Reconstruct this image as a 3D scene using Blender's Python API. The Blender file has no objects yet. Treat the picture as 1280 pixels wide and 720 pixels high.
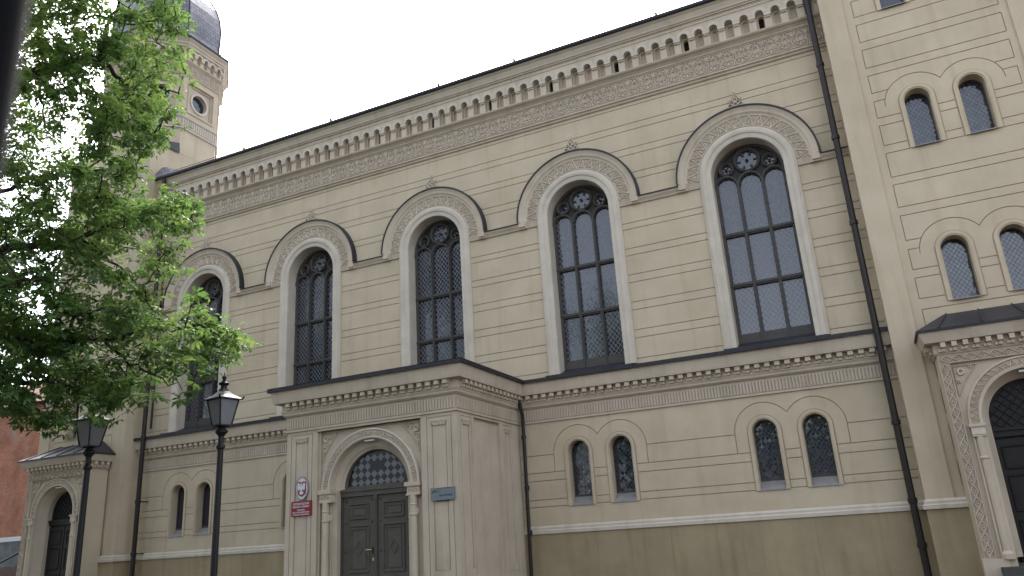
import bpy, math, random
from math import pi, sin, cos, sqrt, radians
from mathutils import Vector, Matrix
from mathutils.geometry import delaunay_2d_cdt
random.seed(7)
scene = bpy.context.scene
COL = scene.collection

# ------------------------------------------------------------------ camera
yaw, pitch, roll = radians(-23.899), radians(17.871), radians(-3.626)
CAM = Vector((11.771, -20.524, 1.6))
Fw = Vector((sin(yaw)*cos(pitch), cos(yaw)*cos(pitch), sin(pitch)))
R0 = Vector((cos(yaw), -sin(yaw), 0)); U0 = R0.cross(Fw)
Rt = R0*cos(roll) + U0*sin(roll); Up = -R0*sin(roll) + U0*cos(roll)
cam_d = bpy.data.cameras.new('camera'); cam = bpy.data.objects.new('camera', cam_d); COL.objects.link(cam)
m = Matrix((Rt, Up, -Fw)).transposed().to_4x4(); m.translation = CAM; cam.matrix_world = m
cam_d.sensor_width = 36; cam_d.lens = 965.789/1280*36
cam_d.clip_start = 0.05; cam_d.clip_end = 2000
cam_d.dof.use_dof = True; cam_d.dof.focus_distance = 19; cam_d.dof.aperture_fstop = 2.2
scene.camera = cam
def ray_at(px, py, dist):
    r = Fw*965.789 + Rt*(px-640) - Up*(py-360); r = r/Vector((r.x, r.y)).length
    return CAM + r*dist

# ------------------------------------------------------------------ world, sun, exposure
SUN_EL, SUN_AZ = radians(48), radians(-32)     # azimuth of the sun, clockwise from +Y
w = bpy.data.worlds.new('World'); scene.world = w; w.use_nodes = True
nt = w.node_tree; nt.nodes.clear()
out = nt.nodes.new('ShaderNodeOutputWorld'); bg = nt.nodes.new('ShaderNodeBackground')
sky = nt.nodes.new('ShaderNodeTexSky'); sky.sky_type = 'NISHITA'; sky.sun_disc = False
sky.sun_elevation = SUN_EL; sky.sun_rotation = SUN_AZ; sky.dust_density = 4.0; sky.air_density = 1.0
hs = nt.nodes.new('ShaderNodeHueSaturation'); hs.inputs['Saturation'].default_value = 0.42
tc = nt.nodes.new('ShaderNodeTexCoord'); nz = nt.nodes.new('ShaderNodeTexNoise')
nz.inputs['Scale'].default_value = 2.2; nz.inputs['Detail'].default_value = 6
cr = nt.nodes.new('ShaderNodeValToRGB'); cr.color_ramp.elements[0].position = .35; cr.color_ramp.elements[1].position = .7
cr.color_ramp.elements[0].color = (.86, .91, .97, 1); cr.color_ramp.elements[1].color = (1.08, 1.05, 1.02, 1)
mul = nt.nodes.new('ShaderNodeMix'); mul.data_type = 'RGBA'; mul.blend_type = 'MULTIPLY'; mul.inputs[0].default_value = 1
nt.links.new(tc.outputs['Generated'], nz.inputs['Vector']); nt.links.new(nz.outputs['Fac'], cr.inputs['Fac'])
nt.links.new(sky.outputs[0], hs.inputs['Color']); nt.links.new(hs.outputs[0], mul.inputs[6])
nt.links.new(cr.outputs['Color'], mul.inputs[7]); nt.links.new(mul.outputs[2], bg.inputs['Color'])
bg.inputs['Strength'].default_value = 0.13; nt.links.new(bg.outputs[0], out.inputs[0])
sd = bpy.data.lights.new('sun', 'SUN'); sd.energy = 1.0; sd.angle = radians(25); sd.color = (1, .95, .87)
so = bpy.data.objects.new('sun', sd); COL.objects.link(so)
sdir = Vector((sin(SUN_AZ)*cos(SUN_EL), cos(SUN_AZ)*cos(SUN_EL), sin(SUN_EL)))
so.rotation_euler = sdir.to_track_quat('Z', 'Y').to_euler(); so.location = (0, -40, 60)
scene.view_settings.view_transform = 'Standard'; scene.view_settings.look = 'None'
scene.view_settings.gamma = 1; scene.view_settings.exposure = 2.25
scene.render.film_transparent = False

# ------------------------------------------------------------------ materials
def mat(name, col, rough=.8, metal=0, spec=.3, vary=0, vscale=1.2, bump=0, bscale=40, streak=0, tint=None):
    m = bpy.data.materials.new(name); m.use_nodes = True; n = m.node_tree; b = n.nodes['Principled BSDF']
    b.inputs['Base Color'].default_value = (*col, 1); b.inputs['Roughness'].default_value = rough
    b.inputs['Metallic'].default_value = metal; b.inputs['Specular IOR Level'].default_value = spec
    g = n.nodes.new('ShaderNodeNewGeometry')
    last = None
    if vary:
        no = n.nodes.new('ShaderNodeTexNoise'); no.inputs['Scale'].default_value = vscale; no.inputs['Detail'].default_value = 8; no.inputs['Roughness'].default_value = .62
        n.links.new(g.outputs['Position'], no.inputs['Vector'])
        r = n.nodes.new('ShaderNodeValToRGB'); r.color_ramp.elements[0].position = .3; r.color_ramp.elements[1].position = .7
        t = tint or (1, 1, 1)
        r.color_ramp.elements[0].color = (*[c*(1-vary)*k for c, k in zip(col, t)], 1)
        r.color_ramp.elements[1].color = (*[min(1, c*(1+vary*.6)) for c in col], 1)
        n.links.new(no.outputs['Fac'], r.inputs['Fac']); last = r.outputs['Color']
    if streak:
        mp = n.nodes.new('ShaderNodeMapping'); mp.inputs['Scale'].default_value = (3.6, 3.6, .30)
        no2 = n.nodes.new('ShaderNodeTexNoise'); no2.inputs['Scale'].default_value = 1; no2.inputs['Detail'].default_value = 5
        n.links.new(g.outputs['Position'], mp.inputs['Vector']); n.links.new(mp.outputs[0], no2.inputs['Vector'])
        r2 = n.nodes.new('ShaderNodeValToRGB'); r2.color_ramp.elements[0].position = .30; r2.color_ramp.elements[1].position = .47
        k = 1-streak; r2.color_ramp.elements[0].color = (k, k*.99, k*.95, 1); r2.color_ramp.elements[1].color = (1, 1, 1, 1)
        n.links.new(no2.outputs['Fac'], r2.inputs['Fac'])
        mx = n.nodes.new('ShaderNodeMix'); mx.data_type = 'RGBA'; mx.blend_type = 'MULTIPLY'; mx.inputs[0].default_value = 1
        if last: n.links.new(last, mx.inputs[6])
        else: mx.inputs[6].default_value = (*col, 1)
        n.links.new(r2.outputs['Color'], mx.inputs[7]); last = mx.outputs[2]
    if last: n.links.new(last, b.inputs['Base Color'])
    if bump:
        no3 = n.nodes.new('ShaderNodeTexNoise'); no3.inputs['Scale'].default_value = bscale; no3.inputs['Detail'].default_value = 4
        n.links.new(g.outputs['Position'], no3.inputs['Vector'])
        bp = n.nodes.new('ShaderNodeBump'); bp.inputs['Strength'].default_value = bump; bp.inputs['Distance'].default_value = .01
        n.links.new(no3.outputs['Fac'], bp.inputs['Height']); n.links.new(bp.outputs[0], b.inputs['Normal'])
    return m
M = {}
M['wall'] = mat('plaster_wall', (.530, .442, .318), .9, vary=.12, vscale=.8, bump=.35, streak=.09, tint=(1, .99, .96))
M['trim'] = mat('stone_trim', (.525, .440, .338), .85, vary=.12, vscale=1.6, bump=.12, streak=.12)
M['white'] = mat('pale_trim', (.555, .490, .400), .8, vary=.12, vscale=1.8, bump=.1, streak=.12)
M['orn'] = mat('stucco_ornament', (.60, .52, .42), .9, vary=.14, vscale=6)
M['ornbg'] = mat('stucco_ground_shaded', (.43, .36, .275), .9, vary=.15, vscale=6)  # darker tone stands in for shade behind the raised ornament
M['plinth'] = mat('plinth_paint', (.345, .275, .168), .85, vary=.18, vscale=.9, bump=.3, streak=.16)
M['groove'] = mat('groove_dirt', (.35, .275, .19), .95)
M['flash'] = mat('dark_flashing', (.030, .029, .034), .5, metal=.1, vary=.25, vscale=3)
M['pipe'] = mat('brown_pipe', (.024, .018, .017), .35, metal=.1, vary=.2, vscale=6)
M['frame'] = mat('window_frame', (.07, .064, .058), .6, vary=.15, vscale=6)
M['door'] = mat('door_wood', (.092, .083, .068), .55, vary=.18, vscale=5, bump=.2)
M['darkdoor'] = mat('dark_door_wood', (.014, .012, .011), .5, vary=.2, vscale=5)
M['dark'] = mat('dark_interior', (.012, .012, .013), .9)
M['slot'] = mat('slot_dark', (.015, .012, .012), .9)
M['iron'] = mat('cast_iron', (.010, .010, .011), .42, metal=.1)
M['brass'] = mat('brass', (.55, .42, .20), .35, metal=1)
M['lampglass'] = mat('frosted_glass', (.17, .172, .18), .35, vary=.12, vscale=5)
M['red'] = mat('red_enamel', (.24, .012, .022), .4)
M['signwhite'] = mat('white_enamel', (.62, .62, .64), .4)
M['blue'] = mat('blue_grey_sign', (.17, .20, .22), .45, vary=.1, vscale=9)
M['blackpaint'] = mat('black_paint', (.02, .02, .022), .5)
M['green'] = mat('green_paint', (.10, .19, .11), .5)
M['bark'] = mat('bark', (.035, .028, .024), .95, vary=.35, vscale=9, bump=.8, bscale=25)
M['ground'] = mat('paving', (.07, .067, .06), .9, vary=.2, vscale=2, bump=.4)
M['asphalt'] = mat('asphalt', (.05, .05, .052), .9, vary=.2, vscale=3, bump=.4)
M['zinc'] = mat('zinc_sheet', (.24, .26, .27), .6, vary=.35, vscale=4, streak=.6)
M['brownpanel'] = mat('brown_panel', (.10, .06, .04), .6, vary=.3, vscale=5)
M['postdark'] = mat('dark_post_paint', (.0025, .0026, .0036), .9, spec=.1)
M['house'] = mat('house_plaster', (.40, .36, .30), .9, vary=.1)
M['rooftile'] = mat('roof_tile', (.16, .07, .045), .8, vary=.3, vscale=4)

def brick_mat(name, c1, c2, mortar, bw=.26, bh=.085, plane='xz', patches=False, rough=.9, ms=.012):
    m = bpy.data.materials.new(name); m.use_nodes = True; n = m.node_tree; b = n.nodes['Principled BSDF']
    b.inputs['Roughness'].default_value = rough
    tc = n.nodes.new('ShaderNodeTexCoord'); sp = n.nodes.new('ShaderNodeSeparateXYZ'); cb = n.nodes.new('ShaderNodeCombineXYZ')
    n.links.new(tc.outputs['Object'], sp.inputs[0])
    ad = n.nodes.new('ShaderNodeMath'); ad.operation = 'ADD'; n.links.new(sp.outputs['X'], ad.inputs[0]); n.links.new(sp.outputs['Y'], ad.inputs[1])
    n.links.new(ad.outputs[0], cb.inputs['X']); n.links.new(sp.outputs['Z'], cb.inputs['Y'])
    br = n.nodes.new('ShaderNodeTexBrick'); br.inputs['Scale'].default_value = 1
    br.inputs['Brick Width'].default_value = bw; br.inputs['Row Height'].default_value = bh; br.inputs['Mortar Size'].default_value = ms
    br.inputs['Color1'].default_value = (*c1, 1); br.inputs['Color2'].default_value = (*c2, 1); br.inputs['Mortar'].default_value = (*mortar, 1)
    n.links.new(cb.outputs[0], br.inputs['Vector']); last = br.outputs['Color']
    no = n.nodes.new('ShaderNodeTexNoise'); no.inputs['Scale'].default_value = 1.1; no.inputs['Detail'].default_value = 9; no.inputs['Roughness'].default_value = .7
    n.links.new(tc.outputs['Object'], no.inputs['Vector'])
    r = n.nodes.new('ShaderNodeValToRGB'); r.color_ramp.elements[0].position = .35; r.color_ramp.elements[1].position = .65
    r.color_ramp.elements[0].color = (.55, .5, .48, 1); r.color_ramp.elements[1].color = (1.15, 1.1, 1.05, 1)
    n.links.new(no.outputs['Fac'], r.inputs['Fac'])
    mx = n.nodes.new('ShaderNodeMix'); mx.data_type = 'RGBA'; mx.blend_type = 'MULTIPLY'; mx.inputs[0].default_value = .8
    n.links.new(last, mx.inputs[6]); n.links.new(r.outputs['Color'], mx.inputs[7]); last = mx.outputs[2]
    if patches:
        no2 = n.nodes.new('ShaderNodeTexNoise'); no2.inputs['Scale'].default_value = .45; no2.inputs['Detail'].default_value = 10; no2.inputs['Roughness'].default_value = .75
        n.links.new(tc.outputs['Object'], no2.inputs['Vector'])
        r2 = n.nodes.new('ShaderNodeValToRGB'); r2.color_ramp.elements[0].position = .53; r2.color_ramp.elements[1].position = .62
        n.links.new(no2.outputs['Fac'], r2.inputs['Fac'])
        m2 = n.nodes.new('ShaderNodeMix'); m2.data_type = 'RGBA'; n.links.new(r2.outputs['Color'], m2.inputs[0])
        n.links.new(last, m2.inputs[6]); m2.inputs[7].default_value = (.30, .23, .19, 1); last = m2.outputs[2]
    n.links.new(last, b.inputs['Base Color'])
    bp = n.nodes.new('ShaderNodeBump'); bp.inputs['Strength'].default_value = .6; bp.inputs['Distance'].default_value = .01
    n.links.new(br.outputs['Fac'], bp.inputs['Height']); bp.invert = True; n.links.new(bp.outputs[0], b.inputs['Normal'])
    return m
M['brick'] = brick_mat('red_brick', (.50, .19, .095), (.40, .14, .075), (.26, .19, .14), patches=True)
M['slate'] = brick_mat('slate_tiles', (.24, .24, .27), (.17, .17, .20), (.03, .03, .035), bw=.3, bh=.17, rough=.32, ms=.01)

def glass_mat(name, line=.085, linecol=(.10, .10, .10), base=(.009, .012, .028), spec=1.0, lw=.07, tilt=.35):
    """old leaded glazing: dark room behind, glossy uneven panes, diamond lattice of wire"""
    m = bpy.data.materials.new(name); m.use_nodes = True; n = m.node_tree; b = n.nodes['Principled BSDF']
    tc = n.nodes.new('ShaderNodeTexCoord'); sp = n.nodes.new('ShaderNodeSeparateXYZ'); n.links.new(tc.outputs['Object'], sp.inputs[0])
    def math_(op, a, bb=None):
        x = n.nodes.new('ShaderNodeMath'); x.operation = op
        for i, v in enumerate((a, bb)):
            if v is None: continue
            if isinstance(v, (int, float)): x.inputs[i].default_value = v
            else: n.links.new(v, x.inputs[i])
        return x.outputs[0]
    zz = math_('MULTIPLY', sp.outputs['Z'], .8)
    s1 = math_('MULTIPLY', math_('ADD', sp.outputs['X'], zz), 1/line); s2 = math_('MULTIPLY', math_('SUBTRACT', sp.outputs['X'], zz), 1/line)
    f1 = math_('LESS_THAN', math_('FRACT', s1), lw*2); f2 = math_('LESS_THAN', math_('FRACT', s2), lw*2)
    f = math_('MAXIMUM', f1, f2)
    mx = n.nodes.new('ShaderNodeMix'); mx.data_type = 'RGBA'; n.links.new(f, mx.inputs[0])
    mx.inputs[6].default_value = (*base, 1); mx.inputs[7].default_value = (*linecol, 1)
    n.links.new(mx.outputs[2], b.inputs['Base Color'])
    b.inputs['Specular IOR Level'].default_value = spec
    rr = math_('ADD', math_('MULTIPLY', f, .45), .09); n.links.new(rr, b.inputs['Roughness'])
    # each pane has a slightly different tilt
    cb = n.nodes.new('ShaderNodeCombineXYZ'); n.links.new(math_('FLOOR', s1), cb.inputs[0]); n.links.new(math_('FLOOR', s2), cb.inputs[1])
    wn = n.nodes.new('ShaderNodeTexWhiteNoise'); wn.noise_dimensions = '3D'; n.links.new(cb.outputs[0], wn.inputs['Vector'])
    no = n.nodes.new('ShaderNodeTexNoise'); no.inputs['Scale'].default_value = 9; no.inputs['Detail'].default_value = 3; n.links.new(tc.outputs['Object'], no.inputs['Vector'])
    g = n.nodes.new('ShaderNodeNewGeometry')
    vm = n.nodes.new('ShaderNodeVectorMath'); vm.operation = 'SUBTRACT'; n.links.new(wn.outputs['Color'], vm.inputs[0]); vm.inputs[1].default_value = (.5, .5, .5)
    vs = n.nodes.new('ShaderNodeVectorMath'); vs.operation = 'SCALE'; n.links.new(vm.outputs[0], vs.inputs[0]); vs.inputs['Scale'].default_value = tilt*.12
    va = n.nodes.new('ShaderNodeVectorMath'); va.operation = 'ADD'; n.links.new(g.outputs['Normal'], va.inputs[0]); n.links.new(vs.outputs[0], va.inputs[1])
    vn = n.nodes.new('ShaderNodeVectorMath'); vn.operation = 'NORMALIZE'; n.links.new(va.outputs[0], vn.inputs[0])
    bp = n.nodes.new('ShaderNodeBump'); bp.inputs['Strength'].default_value = .12; bp.inputs['Distance'].default_value = .02
    n.links.new(no.outputs['Fac'], bp.inputs['Height']); n.links.new(vn.outputs[0], bp.inputs['Normal']); n.links.new(bp.outputs[0], b.inputs['Normal'])
    return m
M['glass'] = glass_mat('leaded_glass', line=.135, lw=.07, linecol=(.15, .15, .155), tilt=.22)
M['glass_small'] = glass_mat('leaded_glass_small', line=.105, lw=.05, linecol=(.03, .03, .035), tilt=.6)
M['fan'] = glass_mat('fanlight_glass', line=.2, lw=.0)

def leaf_mat(name, c1, c2, c3):
    m = bpy.data.materials.new(name); m.use_nodes = True; n = m.node_tree; b = n.nodes['Principled BSDF']
    g = n.nodes.new('ShaderNodeNewGeometry'); r = n.nodes.new('ShaderNodeValToRGB')
    r.color_ramp.elements[0].color = (*c1, 1); r.color_ramp.elements[1].color = (*c3, 1)
    e = r.color_ramp.elements.new(.55); e.color = (*c2, 1)
    no = n.nodes.new('ShaderNodeTexNoise'); no.inputs['Scale'].default_value = .9; n.links.new(g.outputs['Position'], no.inputs['Vector'])
    mm = n.nodes.new('ShaderNodeMath'); mm.operation = 'MULTIPLY_ADD'; n.links.new(g.outputs['Random Per Island'], mm.inputs[0]); mm.inputs[1].default_value = .6
    mq = n.nodes.new('ShaderNodeMath'); mq.operation = 'MULTIPLY_ADD'; n.links.new(no.outputs['Fac'], mq.inputs[0]); mq.inputs[1].default_value = 1.6; mq.inputs[2].default_value = -.6
    n.links.new(mq.outputs[0], mm.inputs[2]); n.links.new(mm.outputs[0], r.inputs['Fac'])
    n.links.new(r.outputs['Color'], b.inputs['Base Color']); b.inputs['Roughness'].default_value = .5; b.inputs['Specular IOR Level'].default_value = .35
    tr = n.nodes.new('ShaderNodeBsdfTranslucent'); hs = n.nodes.new('ShaderNodeHueSaturation'); hs.inputs['Value'].default_value = 2.6; hs.inputs['Hue'].default_value = .485
    n.links.new(r.outputs['Color'], hs.inputs['Color']); n.links.new(hs.outputs[0], tr.inputs['Color'])
    mx = n.nodes.new('ShaderNodeMixShader'); mx.inputs[0].default_value = .44
    o = n.nodes['Material Output']; n.links.new(b.outputs[0], mx.inputs[1]); n.links.new(tr.outputs[0], mx.inputs[2]); n.links.new(mx.outputs[0], o.inputs[0])
    return m
M['leaf'] = leaf_mat('chestnut_leaf', (.026, .060, .016), (.060, .115, .028), (.115, .172, .042))
M['leaf2'] = leaf_mat('street_tree_leaf', (.018, .042, .014), (.03, .065, .02), (.05, .09, .025))

M['tracery'] = mat('tracery_plate', (.022, .020, .019), .6)
# ------------------------------------------------------------------ mesh builder
class MB:
    def __init__(s): s.v = []; s.f = []; s.m = []; s.mats = []
    def mi(s, name):
        if name not in s.mats: s.mats.append(name)
        return s.mats.index(name)
    def face(s, pts, mt):
        i = len(s.v); s.v += [tuple(p) for p in pts]; s.f.append(tuple(range(i, i+len(pts)))); s.m.append(s.mi(mt))
    def box(s, x0, x1, y0, y1, z0, z1, mt):
        i = len(s.v)
        s.v += [(x, y, z) for z in (z0, z1) for y in (y0, y1) for x in (x0, x1)]
        k = s.mi(mt)
        for f in ((0, 2, 3, 1), (4, 5, 7, 6), (0, 1, 5, 4), (2, 6, 7, 3), (0, 4, 6, 2), (1, 3, 7, 5)):
            s.f.append(tuple(i+j for j in f)); s.m.append(k)
    def fbox(s, F, u0, u1, v0, v1, d0, d1, mt):
        i = len(s.v)
        s.v += [tuple(F(u, v, d)) for v in (v0, v1) for d in (d1, d0) for u in (u0, u1)]
        k = s.mi(mt)
        for f in ((0, 2, 3, 1), (4, 5, 7, 6), (0, 1, 5, 4), (2, 6, 7, 3), (0, 4, 6, 2), (1, 3, 7, 5)):
            s.f.append(tuple(i+j for j in f)); s.m.append(k)
    def rib(s, F, a, b, w, d0, d1, mt, bevel=.35):
        (u0, v0), (u1, v1) = a, b; L = math.hypot(u1-u0, v1-v0) or 1e-6
        nx, ny = -(v1-v0)/L*w/2, (u1-u0)/L*w/2; k = s.mi(mt); i = len(s.v)
        for (u, v) in (a, b):
            for q, d in ((-1, d0), (-bevel, d1), (bevel, d1), (1, d0)): s.v.append(tuple(F(u+nx*q, v+ny*q, d)))
        for j in range(3): s.f.append((i+j, i+j+1, i+j+5, i+j+4)); s.m.append(k)
        s.f.append((i, i+4, i+7, i+3)); s.m.append(k)
        s.f.append((i, i+1, i+2, i+3)); s.m.append(k); s.f.append((i+7, i+6, i+5, i+4)); s.m.append(k)
    def polyrib(s, F, pts, w, d0, d1, mt, closed=False):
        n = len(pts)
        for j in range(n if closed else n-1): s.rib(F, pts[j], pts[(j+1) % n], w, d0, d1, mt)
    def ring(s, F, c, r, w, d0, d1, mt, n=16, a0=0, a1=2*pi, ry=None):
        ry = ry or r
        pts = [(c[0]+r*cos(a0+(a1-a0)*k/n), c[1]+ry*sin(a0+(a1-a0)*k/n)) for k in range(n+1)]
        s.polyrib(F, pts, w, d0, d1, mt)
    def tube(s, pts, r, mt, n=8, cap=True, r1=None):
        """pts: 3-D polyline; r: radius or list"""
        rs = r if isinstance(r, (list, tuple)) else [r]*len(pts)
        P = [Vector(p) for p in pts]; k = s.mi(mt); base = len(s.v); ref = None
        for j, p in enumerate(P):
            t = (P[min(j+1, len(P)-1)]-P[max(j-1, 0)]).normalized()
            if ref is None: ref = t.orthogonal().normalized()
            ref = (ref - t*ref.dot(t)).normalized(); bi = t.cross(ref)
            for q in range(n):
                a = 2*pi*q/n; s.v.append(tuple(p + (ref*cos(a)+bi*sin(a))*rs[j]))
        for j in range(len(P)-1):
            for q in range(n):
                a = base+j*n+q; b = base+j*n+(q+1) % n; s.f.append((a, b, b+n, a+n)); s.m.append(k)
        if cap:
            s.f.append(tuple(base+q for q in reversed(range(n)))); s.m.append(k)
            s.f.append(tuple(base+(len(P)-1)*n+q for q in range(n))); s.m.append(k)
    def lathe(s, c, prof, mt, n=12, rot=0):
        """prof: list (r, z)"""
        base = len(s.v); k = s.mi(mt)
        for r, z in prof:
            for q in range(n):
                a = rot+2*pi*q/n; s.v.append((c[0]+r*cos(a), c[1]+r*sin(a), c[2]+z))
        for j in range(len(prof)-1):
            for q in range(n):
                a = base+j*n+q; b = base+j*n+(q+1) % n; s.f.append((a, b, b+n, a+n)); s.m.append(k)
        s.f.append(tuple(base+q for q in reversed(range(n)))); s.m.append(k)
        s.f.append(tuple(base+(len(prof)-1)*n+q for q in range(n))); s.m.append(k)
    def sweep(s, path, prof, closed=False, caps=True):
        """path: plan points (x,y), outward is to the right of travel; prof: (out, z, mat)"""
        n = len(path); dirs = []
        for j in range(n-1 if not closed else n):
            a, b = path[j], path[(j+1) % n]; L = math.hypot(b[0]-a[0], b[1]-a[1]); dirs.append(((b[0]-a[0])/L, (b[1]-a[1])/L))
        nor = [(d[1], -d[0]) for d in dirs]; off = []
        for j in range(n):
            if closed: n0, n1 = nor[j-1], nor[j]
            else: n0, n1 = nor[max(j-1, 0)], nor[min(j, n-2)]
            dx, dy = n0[0]+n1[0], n0[1]+n1[1]; q = (dx*n0[0]+dy*n0[1]); off.append((dx/q, dy/q))
        for j in range(n-1 if not closed else n):
            a, b = j, (j+1) % n
            for q in range(len(prof)-1):
                (o0, z0, mt), (o1, z1, _) = prof[q], prof[q+1]
                P = lambda i, o, z: (path[i][0]+off[i][0]*o, path[i][1]+off[i][1]*o, z)
                s.face([P(a, o0, z0), P(b, o0, z0), P(b, o1, z1), P(a, o1, z1)], mt)
        if caps and not closed:
            for i in (0, n-1):
                s.face([(path[i][0]+off[i][0]*o, path[i][1]+off[i][1]*o, z) for o, z, _ in prof], prof[0][2])
    def arcsweep(s, F, c, prof, a0=0, a1=pi, n=40, caps=True, legs=None):
        """prof: (radius, out, mat); legs: v down to which the section runs straight below the springing"""
        st = [(cos(a0+(a1-a0)*k/n), sin(a0+(a1-a0)*k/n), 0) for k in range(n+1)]
        if legs is not None: st = [(1, 0, legs-c[1])] + st + [(-1, 0, legs-c[1])]
        for j in range(len(st)-1):
            for q in range(len(prof)-1):
                (r0, o0, mt), (r1, o1, _) = prof[q], prof[q+1]
                P = lambda t, r, o: F(c[0]+t[0]*r, c[1]+t[1]*r+t[2], o)
                s.face([P(st[j], r0, o0), P(st[j+1], r0, o0), P(st[j+1], r1, o1), P(st[j], r1, o1)], mt)
        if caps:
            for t in (st[0], st[-1]): s.face([F(c[0]+t[0]*r, c[1]+t[1]*r+t[2], o) for r, o, _ in prof], prof[0][2])
    def relief(s, F, outline, regions, base=(0, 'wall'), edge=None, edgemat=None):
        """plane figure with regions at different depths; region = (polygon, depth | None hole, mat, hole depth)"""
        def ccw(p):
            a = sum(p[i][0]*p[(i+1) % len(p)][1]-p[(i+1) % len(p)][0]*p[i][1] for i in range(len(p)))
            return p if a > 0 else p[::-1]
        vs, fs = [], []
        for p in [outline]+[r[0] for r in regions]:
            p = ccw(p); i = len(vs); vs += [Vector(q) for q in p]; fs.append(list(range(i, i+len(p))))
        V, E, Fc, ov, oe, of = delaunay_2d_cdt(vs, [], fs, 1, 1e-5, True)
        info = []
        for t in of:
            if 0 not in t: info.append('x'); continue
            k = max(t)
            info.append((base[0], base[1], None) if k == 0 else ((regions[k-1][1], regions[k-1][2], regions[k-1][3] if len(regions[k-1]) > 3 else None)))
        edges = {}
        for ti, t in enumerate(Fc):
            if info[ti] == 'x': continue
            for j in range(len(t)):
                a, b = t[j], t[(j+1) % len(t)]; edges.setdefault((min(a, b), max(a, b)), []).append(ti)
            d, mt, hd = info[ti]
            if d is not None: s.face([F(V[q].x, V[q].y, d) for q in t], mt)
        for (a, b), ts in edges.items():
            A, B = V[a], V[b]
            if len(ts) == 1:
                d, mt, hd = info[ts[0]]
                if edge is not None and d is not None: s.face([F(A.x, A.y, d), F(B.x, B.y, d), F(B.x, B.y, edge), F(A.x, A.y, edge)], edgemat or mt)
                continue
            i0, i1 = info[ts[0]], info[ts[1]]
            d0 = i0[0] if i0[0] is not None else i0[2]; d1 = i1[0] if i1[0] is not None else i1[2]
            if abs(d0-d1) < 1e-6: continue
            hi = i0 if d0 > d1 else i1; lo = i1 if d0 > d1 else i0
            mt = lo[1] if lo[0] is None else hi[1]
            s.face([F(A.x, A.y, d0), F(B.x, B.y, d0), F(B.x, B.y, d1), F(A.x, A.y, d1)], mt)
    def build(s, name, parent=None, smooth=False, loc=None):
        me = bpy.data.meshes.new(name); me.from_pydata(s.v, [], s.f)
        for k in s.mats: me.materials.append(M[k])
        me.polygons.foreach_set('material_index', s.m)
        if smooth: me.polygons.foreach_set('use_smooth', [True]*len(s.f))
        me.update(); o = bpy.data.objects.new(name, me); COL.objects.link(o)
        if parent: o.parent = parent
        if loc: o.location = loc
        return o
def front(y0): return lambda u, v, d: (u, y0-d, v)
def facex(x0, sgn=1): return lambda u, v, d: (x0+sgn*d, u, v)
def rect(x0, x1, z0, z1): return [(x0, z0), (x1, z0), (x1, z1), (x0, z1)]
def archpoly(c, sp, r, bot, n=24): return [(c-r, bot), (c+r, bot)] + [(c+r*cos(pi*k/n), sp+r*sin(pi*k/n)) for k in range(n+1)]
def sector(c, sp, r0, r1, a0=0, a1=pi, n=24):
    A = [a0+(a1-a0)*k/n for k in range(n+1)]
    return [(c+r1*cos(a), sp+r1*sin(a)) for a in A] + [(c+r0*cos(a), sp+r0*sin(a)) for a in reversed(A)]
def circ(c, z, r, n=24): return [(c+r*cos(2*pi*k/n), z+r*sin(2*pi*k/n)) for k in range(n)]
def empty(name, loc, **kw):
    o = bpy.data.objects.new(name, None); COL.objects.link(o); o.location = loc; o.empty_display_size = .3
    for k, v in kw.items(): o[k] = v
    return o
def tag(o, label, cat, group=None):
    o['label'] = label; o['category'] = cat
    if group: o['group'] = group
    return o
def copy_tree(o, dx, parent):
    c = o.copy(); COL.objects.link(c); c.parent = parent; c.location = Vector(o.location)+Vector(dx)
    for ch in [x for x in bpy.data.objects if x.parent == o]:
        d = ch.copy(); COL.objects.link(d); d.parent = c
    return c

# ------------------------------------------------------------------ ground
g = MB(); g.box(-400, 400, -400, 400, -.6, -.14, 'asphalt'); o = g.build('ground'); o['kind'] = 'structure'
g = MB(); g.box(-40, 40, -7.5, 22, -.13, 0, 'ground'); o = g.build('pavement'); o['kind'] = 'structure'
g = MB(); g.box(-40, 40, -29, -11.2, -.13, 0.0, 'ground'); o = g.build('pavement'); o['kind'] = 'structure'

# ================================================================== THE BUILDING
S = 5.0; WX = [-10, -5, 0, 5, 10]; TX = 14.93; TW = 2.33; TF = -.80; TCY = TF+TW
B = empty('historic_building', (0, 0, 0))
tag(B, 'long beige rendered hall with round-arched windows between two square towers and a central porch', 'building')
FW = front(0)
GR = .021
SP = 10.85; RW = .97; ZB = 5.93           # big windows: springing, opening radius, bottom
sSP = 3.76; sR = .305; sF = .43; sO = .73; sB = 2.33; sPX = .605
pairs = [(x-.03) for x in (-10, -5, 5, 10)]

def arc_groove(regs, c, sp, r, half, leg, w=GR):
    """the two joined hood lines above a pair of small windows, with legs"""
    cut = math.acos(min(1, half/r))
    for s_ in (-1, 1):
        cx = c+s_*half
        a0, a1 = (0, pi-cut) if s_ == 1 else (cut, pi)
        regs.append((sector(cx, sp, r-w/2, r+w/2, a0, a1, 26), -.022, 'groove'))
        x = cx+s_*r; regs.append((rect(x-w/2, x+w/2, leg, sp), -.022, 'groove'))

def free(x0, x1, blocks):
    """intervals of [x0,x1] outside blocks"""
    cur = x0; res = []
    for a, b in sorted(blocks):
        if b <= cur: continue
        if a > cur: res.append((cur, min(a, x1)))
        cur = max(cur, b)
        if cur >= x1: break
    if cur < x1: res.append((cur, x1))
    return [(a, b) for a, b in res if b-a > .02]

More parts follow.
